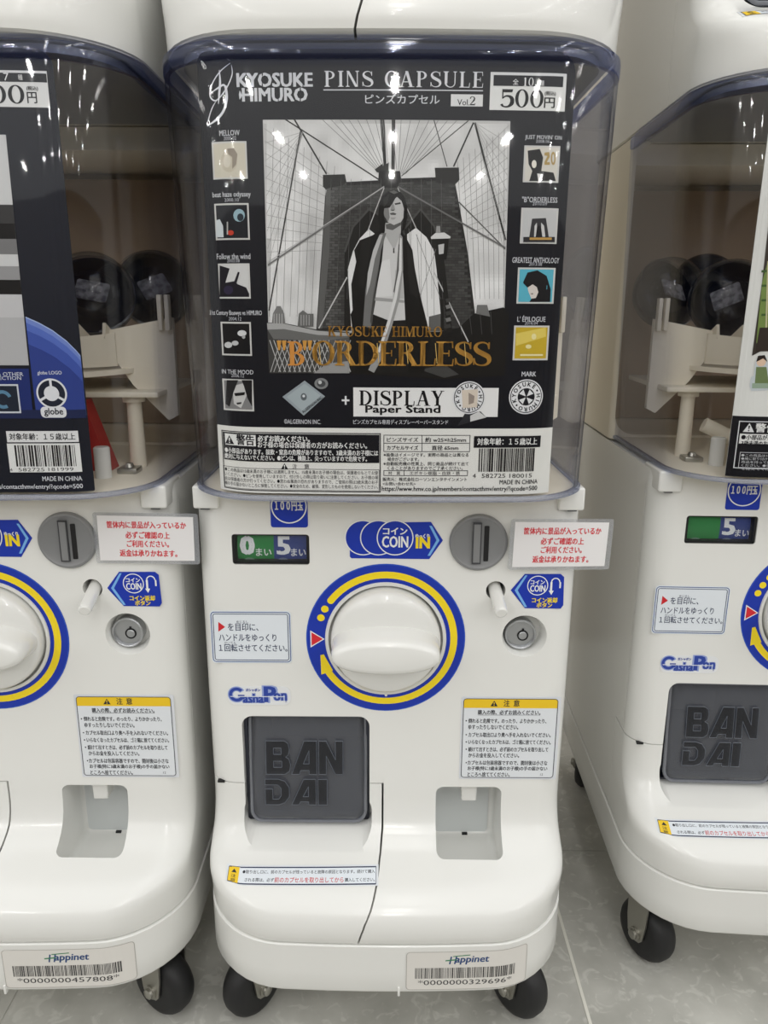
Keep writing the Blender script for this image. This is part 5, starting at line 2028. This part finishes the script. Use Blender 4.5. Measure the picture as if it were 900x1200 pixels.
def lbar(A):
    A.box(-60, 505, 93, 518.5, (28, 32, 40), 8)
    A.box(7.5, 505, 93, 517.5, (226, 227, 226), 9)
    A.text('対象年齢：１５歳以上', 11, 507.5, 89, 515.5, (30, 32, 38), 10, bold=.02)
    A.box(8.5, 519.5, 97, 552.5, (228, 229, 226), 9)
    A.barcode(17, 521.5, 91, 546, (18, 18, 20), 10, seed=9)
    A.text('4', 12, 548.5, 15.5, 552, (24, 24, 26), 10)
    A.text('582725', 22, 548, 53, 552.2, (24, 24, 26), 10)
    A.text('181999', 57, 547.6, 87, 551.8, (24, 24, 26), 10)
    A.text('MADE IN CHINA', 50, 558, 97, 563.5, (220, 222, 226), 9, bold=.01)
    A.text('https://www.hmv.co.jp/members/contacthmv/entry/?qcode=500', -96, 567, 98, 574, (220, 222, 226), 9, bold=.01)


card_part('barcode_panel', lbar, 'l', cl)

# --- right machine's poster
cr = new_card('r', 'pale display poster with plaid shirt photograph in the right machine hood')
A = Art(card_y, 'r', 0)
A.loc(rrect(CX0 + .013, CX1, CZ0, CZ1, (.001, .001, .010, .006), 5), (224, 225, 220), 0)
zb = A.at(858, 487)[1]
A.loc([(CX0 + .013, CZ0), (CX1, CZ0), (CX1, zb), (CX0 + .013, zb)], (18, 20, 26), 1)
A.build('card_sheet', cr, M['inkg'], cuts=CURVE_CUTS, base=1, thick=.0005)


def rphoto(A):
    A.poly([(912, 160), (1060, 160), (1060, 400), (905, 404), (881, 417), (893, 330), (899, 275)], (60, 54, 48), 1)
    A.poly([(893, 330), (899, 308), (930, 292), (1000, 292), (1058, 312), (1058, 404), (886, 402)], (118, 140, 74), 2)
    for k in range(5):
        A.line(892, 318 + k * 17, 1056, 312 + k * 17, .0016, (64, 92, 46), 3)
        A.line(900 + k * 34, 306, 897 + k * 34, 402, .0012, (196, 190, 150), 4)
    A.poly([(948, 296), (946, 276), (984, 276), (982, 296), (965, 306)], (196, 164, 140), 5)
    A.disc(965, 250, 24, (206, 174, 150), 6, n=28, ell=1.25)
    A.poly([(938, 262), (938, 232), (950, 214), (968, 208), (986, 216), (994, 236), (992, 262), (984, 240), (962, 230), (946, 242)], (30, 24, 22), 7)
    A.poly([(890, 384), (1058, 378), (1058, 406), (885, 412)], (52, 44, 38), 5)


card_part('photograph', rphoto, 'r', cr)


def rfig(A):
    for i in range(3):
        u = 884 + i * 42
        A.poly([(u - 6, 452), (u - 4, 442), (u - 1, 440), (u + 1, 424), (u + 6, 416), (u + 14, 418), (u + 18, 440), (u + 20, 457), (u - 4, 458)], (198, 206, 210), 2)
        A.disc(u + 8, 424, 5.5, (226, 196, 170), 3, n=16)
        A.poly([(u + 2, 424), (u + 4, 417), (u + 12, 416), (u + 15, 424), (u + 10, 420)], (40, 32, 28), 4)
        A.poly([(u + 2, 430), (u + 14, 430), (u + 17, 452), (u, 452)], (110, 128, 84), 3)
        A.text('DOME', u - 2, 450, u + 14, 455, (60, 66, 66), 4, bold=.02) if False else None
        A.poly([(u - 3, 449), (u + 17, 449), (u + 17, 455), (u - 3, 455)], (150, 170, 150), 4)


card_part('figure_pictures', rfig, 'r', cr)


def rwarn(A):
    A.frame(866, 493, 1040, 552, .0007, (220, 222, 224), 3)
    A.poly([(867.5, 494.5), (1038, 494.5), (1038, 507), (867, 507)], (16, 18, 24), 3)
    x, z = A.at(877.5, 501)
    triangle_warn(A, x, z, .0070, (226, 228, 228), (18, 20, 26), 4)
    A.text('警告', 886, 496, 909, 506.5, IW, 4, bold=.03)
    A.text('必ずお読みください。', 913, 497, 980, 504, IW, 4, bold=.03)
    A.box(867, 508, 1038, 522.5, IW, 3)
    A.text('●小部品があります。誤飲・窒息の危険が', 869, 509, 985, 515, KB, 4, bold=.03)
    A.text('3歳未満のお子様には絶対に与えないでください。', 869, 516, 990, 522, KB, 4, bold=.03)
    A.box(867, 529.5, 1038, 551, (20, 22, 28), 3)
    A.frame(867, 529.5, 1038, 551, .0004, (200, 202, 204), 4)
    for i, t in enumerate(('●この商品は15歳未満のお子様には適用しません。', '●棒に取り付ける際は指をはさまないように注意して', '商品を持って振り回さないようご注意ください。', 'ください。●思わぬ事故の恐れがありますので、', 'を控えてください。')):
        A.text(t, 868.5, 531.5 + 3.9 * i, 975 - (60 if i == 4 else 0), 534.8 + 3.9 * i, (206, 208, 210), 5)


card_part('warning_panel', rwarn, 'r', cr)


# ------------------------------------------------------------------ capsules in the hoods
def make_capsule(name, loc, rot, r=.0350, slip=True):
    t = empty(name, loc)
    t.rotation_euler = rot
    n = 40
    bm = BM()
    prof = [(r * sin(radians(a)), -r * cos(radians(a))) for a in range(4, 91, 6)]
    prof[-1] = (r, 0)
    add_lathe(bm, prof + [(r * .96, 0)] + [(q[0] * .955, q[1] * .955) for q in prof[::-1]], (0, 0, 0), (0, 0, 1), n, True, True)
    obj('dark_half', bm, M['navy'], t)
    bm = BM()
    add_lathe(bm, [(r * 1.035, -.001), (r * 1.035, .0018), (r * .98, .0022), (r * .98, -.001)], (0, 0, 0), (0, 0, 1), n, False, False)
    obj('joint_ring', bm, M['caps'], t)
    bm = BM()
    prof = [(r * .985 * sin(radians(a)), r * .985 * cos(radians(a))) for a in range(3, 89, 5)]
    add_lathe(bm, prof, (0, 0, 0), (0, 0, -1) if False else (0, 0, 1), n, True, False)
    obj('clear_half', bm, M['caps'], t)
    if slip:
        bm = BM()
        add_prism(bm, rrect(-.013, .013, -.010, .010, .002, 3), -.0006, .0006)
        bmesh.ops.rotate(bm, verts=bm.verts, cent=(0, 0, 0), matrix=Matrix.Rotation(radians(78), 3, 'X'))
        bmesh.ops.translate(bm, verts=bm.verts, vec=(0, 0, .006))
        obj('paper_slip', bm, M['prize'], t)
    return t


def in_machine(who, x, y, z):
    tx, ty, a = POSE[who]
    return (tx + cos(a) * x - sin(a) * y, ty + sin(a) * x + cos(a) * y, z)


CAP = make_capsule('capsule', in_machine('r', -.104, .163, .634), (radians(62), radians(14), radians(20)))
thing(CAP, 'hazy capsule at far left inside the right machine hood, above the white forks', 'capsule', 'capsules in the right hood')


def cap_copy(who, x, y, z, rot, label, group):
    c_ = copy_tree(CAP)
    c_.location = in_machine(who, x, y, z)
    c_.rotation_euler = rot
    thing(c_, label, 'capsule', group)


cap_copy('r', -.072, .094, .628, (radians(72), radians(-24), radians(-30)), 'clear fronted capsule with paper slip nearest the white poster, right machine', 'capsules in the right hood')
cap_copy('r', -.050, .218, .640, (radians(150), 0, 0), 'dark capsule behind the two others in the right machine hood', 'capsules in the right hood')
cap_copy('l', .072, .094, .628, (radians(60), radians(10), radians(10)), 'dark capsule with clear front nearest the planet poster, left machine', 'capsules in the left hood')
cap_copy('l', .104, .163, .634, (radians(70), radians(-20), radians(30)), 'dark capsule at far right inside the left machine hood', 'capsules in the left hood')
cap_copy('c', .108, .125, .644, (radians(70), radians(-20), radians(20)), 'dim capsule at right of the middle hood, beyond the black poster', 'capsules in the middle hood')


# ------------------------------------------------------------------ room
def structure(name, bm, m):
    o = obj(name, bm, m)
    o['kind'] = 'structure'
    return o


fm = mat('grey_stone_tile', (196, 195, 188), 0.42, var=(16, (168, 167, 160), 0.35, 0.68), bump=(60, 0.08))
nt = fm.node_tree            # veins and scuffs of the stone pattern
b_ = nt.nodes['Principled BSDF']
mx0 = [n_ for n_ in nt.nodes if n_.bl_idname == 'ShaderNodeMix'][0]
tc = [n_ for n_ in nt.nodes if n_.bl_idname == 'ShaderNodeTexCoord'][0]
n1 = nt.nodes.new('ShaderNodeTexNoise')
n1.inputs['Scale'].default_value = 55
n1.inputs['Detail'].default_value = 10
n1.inputs['Distortion'].default_value = 1.6
nt.links.new(tc.outputs['Object'], n1.inputs['Vector'])
r1 = nt.nodes.new('ShaderNodeMapRange')
r1.inputs['From Min'].default_value = .56
r1.inputs['From Max'].default_value = .66
nt.links.new(n1.outputs['Fac'], r1.inputs['Value'])
ml_ = nt.nodes.new('ShaderNodeMath')
ml_.operation = 'MULTIPLY'
ml_.inputs[1].default_value = .45
nt.links.new(r1.outputs['Result'], ml_.inputs[0])
mx1 = nt.nodes.new('ShaderNodeMix')
mx1.data_type = 'RGBA'
mx1.inputs['B'].default_value = (*lin((218, 217, 210)), 1)
nt.links.new(ml_.outputs[0], mx1.inputs['Factor'])
nt.links.new(mx0.outputs['Result'], mx1.inputs['A'])
nt.links.new(mx1.outputs['Result'], b_.inputs['Base Color'])

xs = [-3.0, -1.65, -.794, -.3435, .1845, .640, 1.55, 3.0]
bm = BM()
add_box(bm, -3, 3, -5, .8, -.06, -.0006)
for x0, x1 in zip(xs, xs[1:]):
    ys_ = [-5, -3.6, -2.7, -1.8, -.9, -.0, .62] if False else [-5, -3.4, -2.5, -1.6, -.7, .20, .8]
    for y0, y1 in zip(ys_, ys_[1:]):
        add_box(bm, x0 + .0007, x1 - .0007, y0 + .0007, y1 - .0007, -.004, 0)
structure('floor', bm, fm)
bm = BM()
add_box(bm, .1822, .1852, -2.5, .79, -.0004, .0006)
structure('trim_1', bm, mat('pale_joint_strip', (226, 224, 214), 0.4))
bm = BM()
add_box(bm, -3, 3, .80, .88, -.06, 2.7)
structure('wall_back', bm, mat('back_wall_paint', (176, 170, 160), 0.7))

bm = BM()
add_box(bm, -2.6, 2.6, -2.3, -1.55, 0, .86)  # unseen low shelf, added to give the hoods a dark brown reflection
structure('added_low_shelf', bm, mat('added_shelf_brown', (86, 66, 52), 0.6))
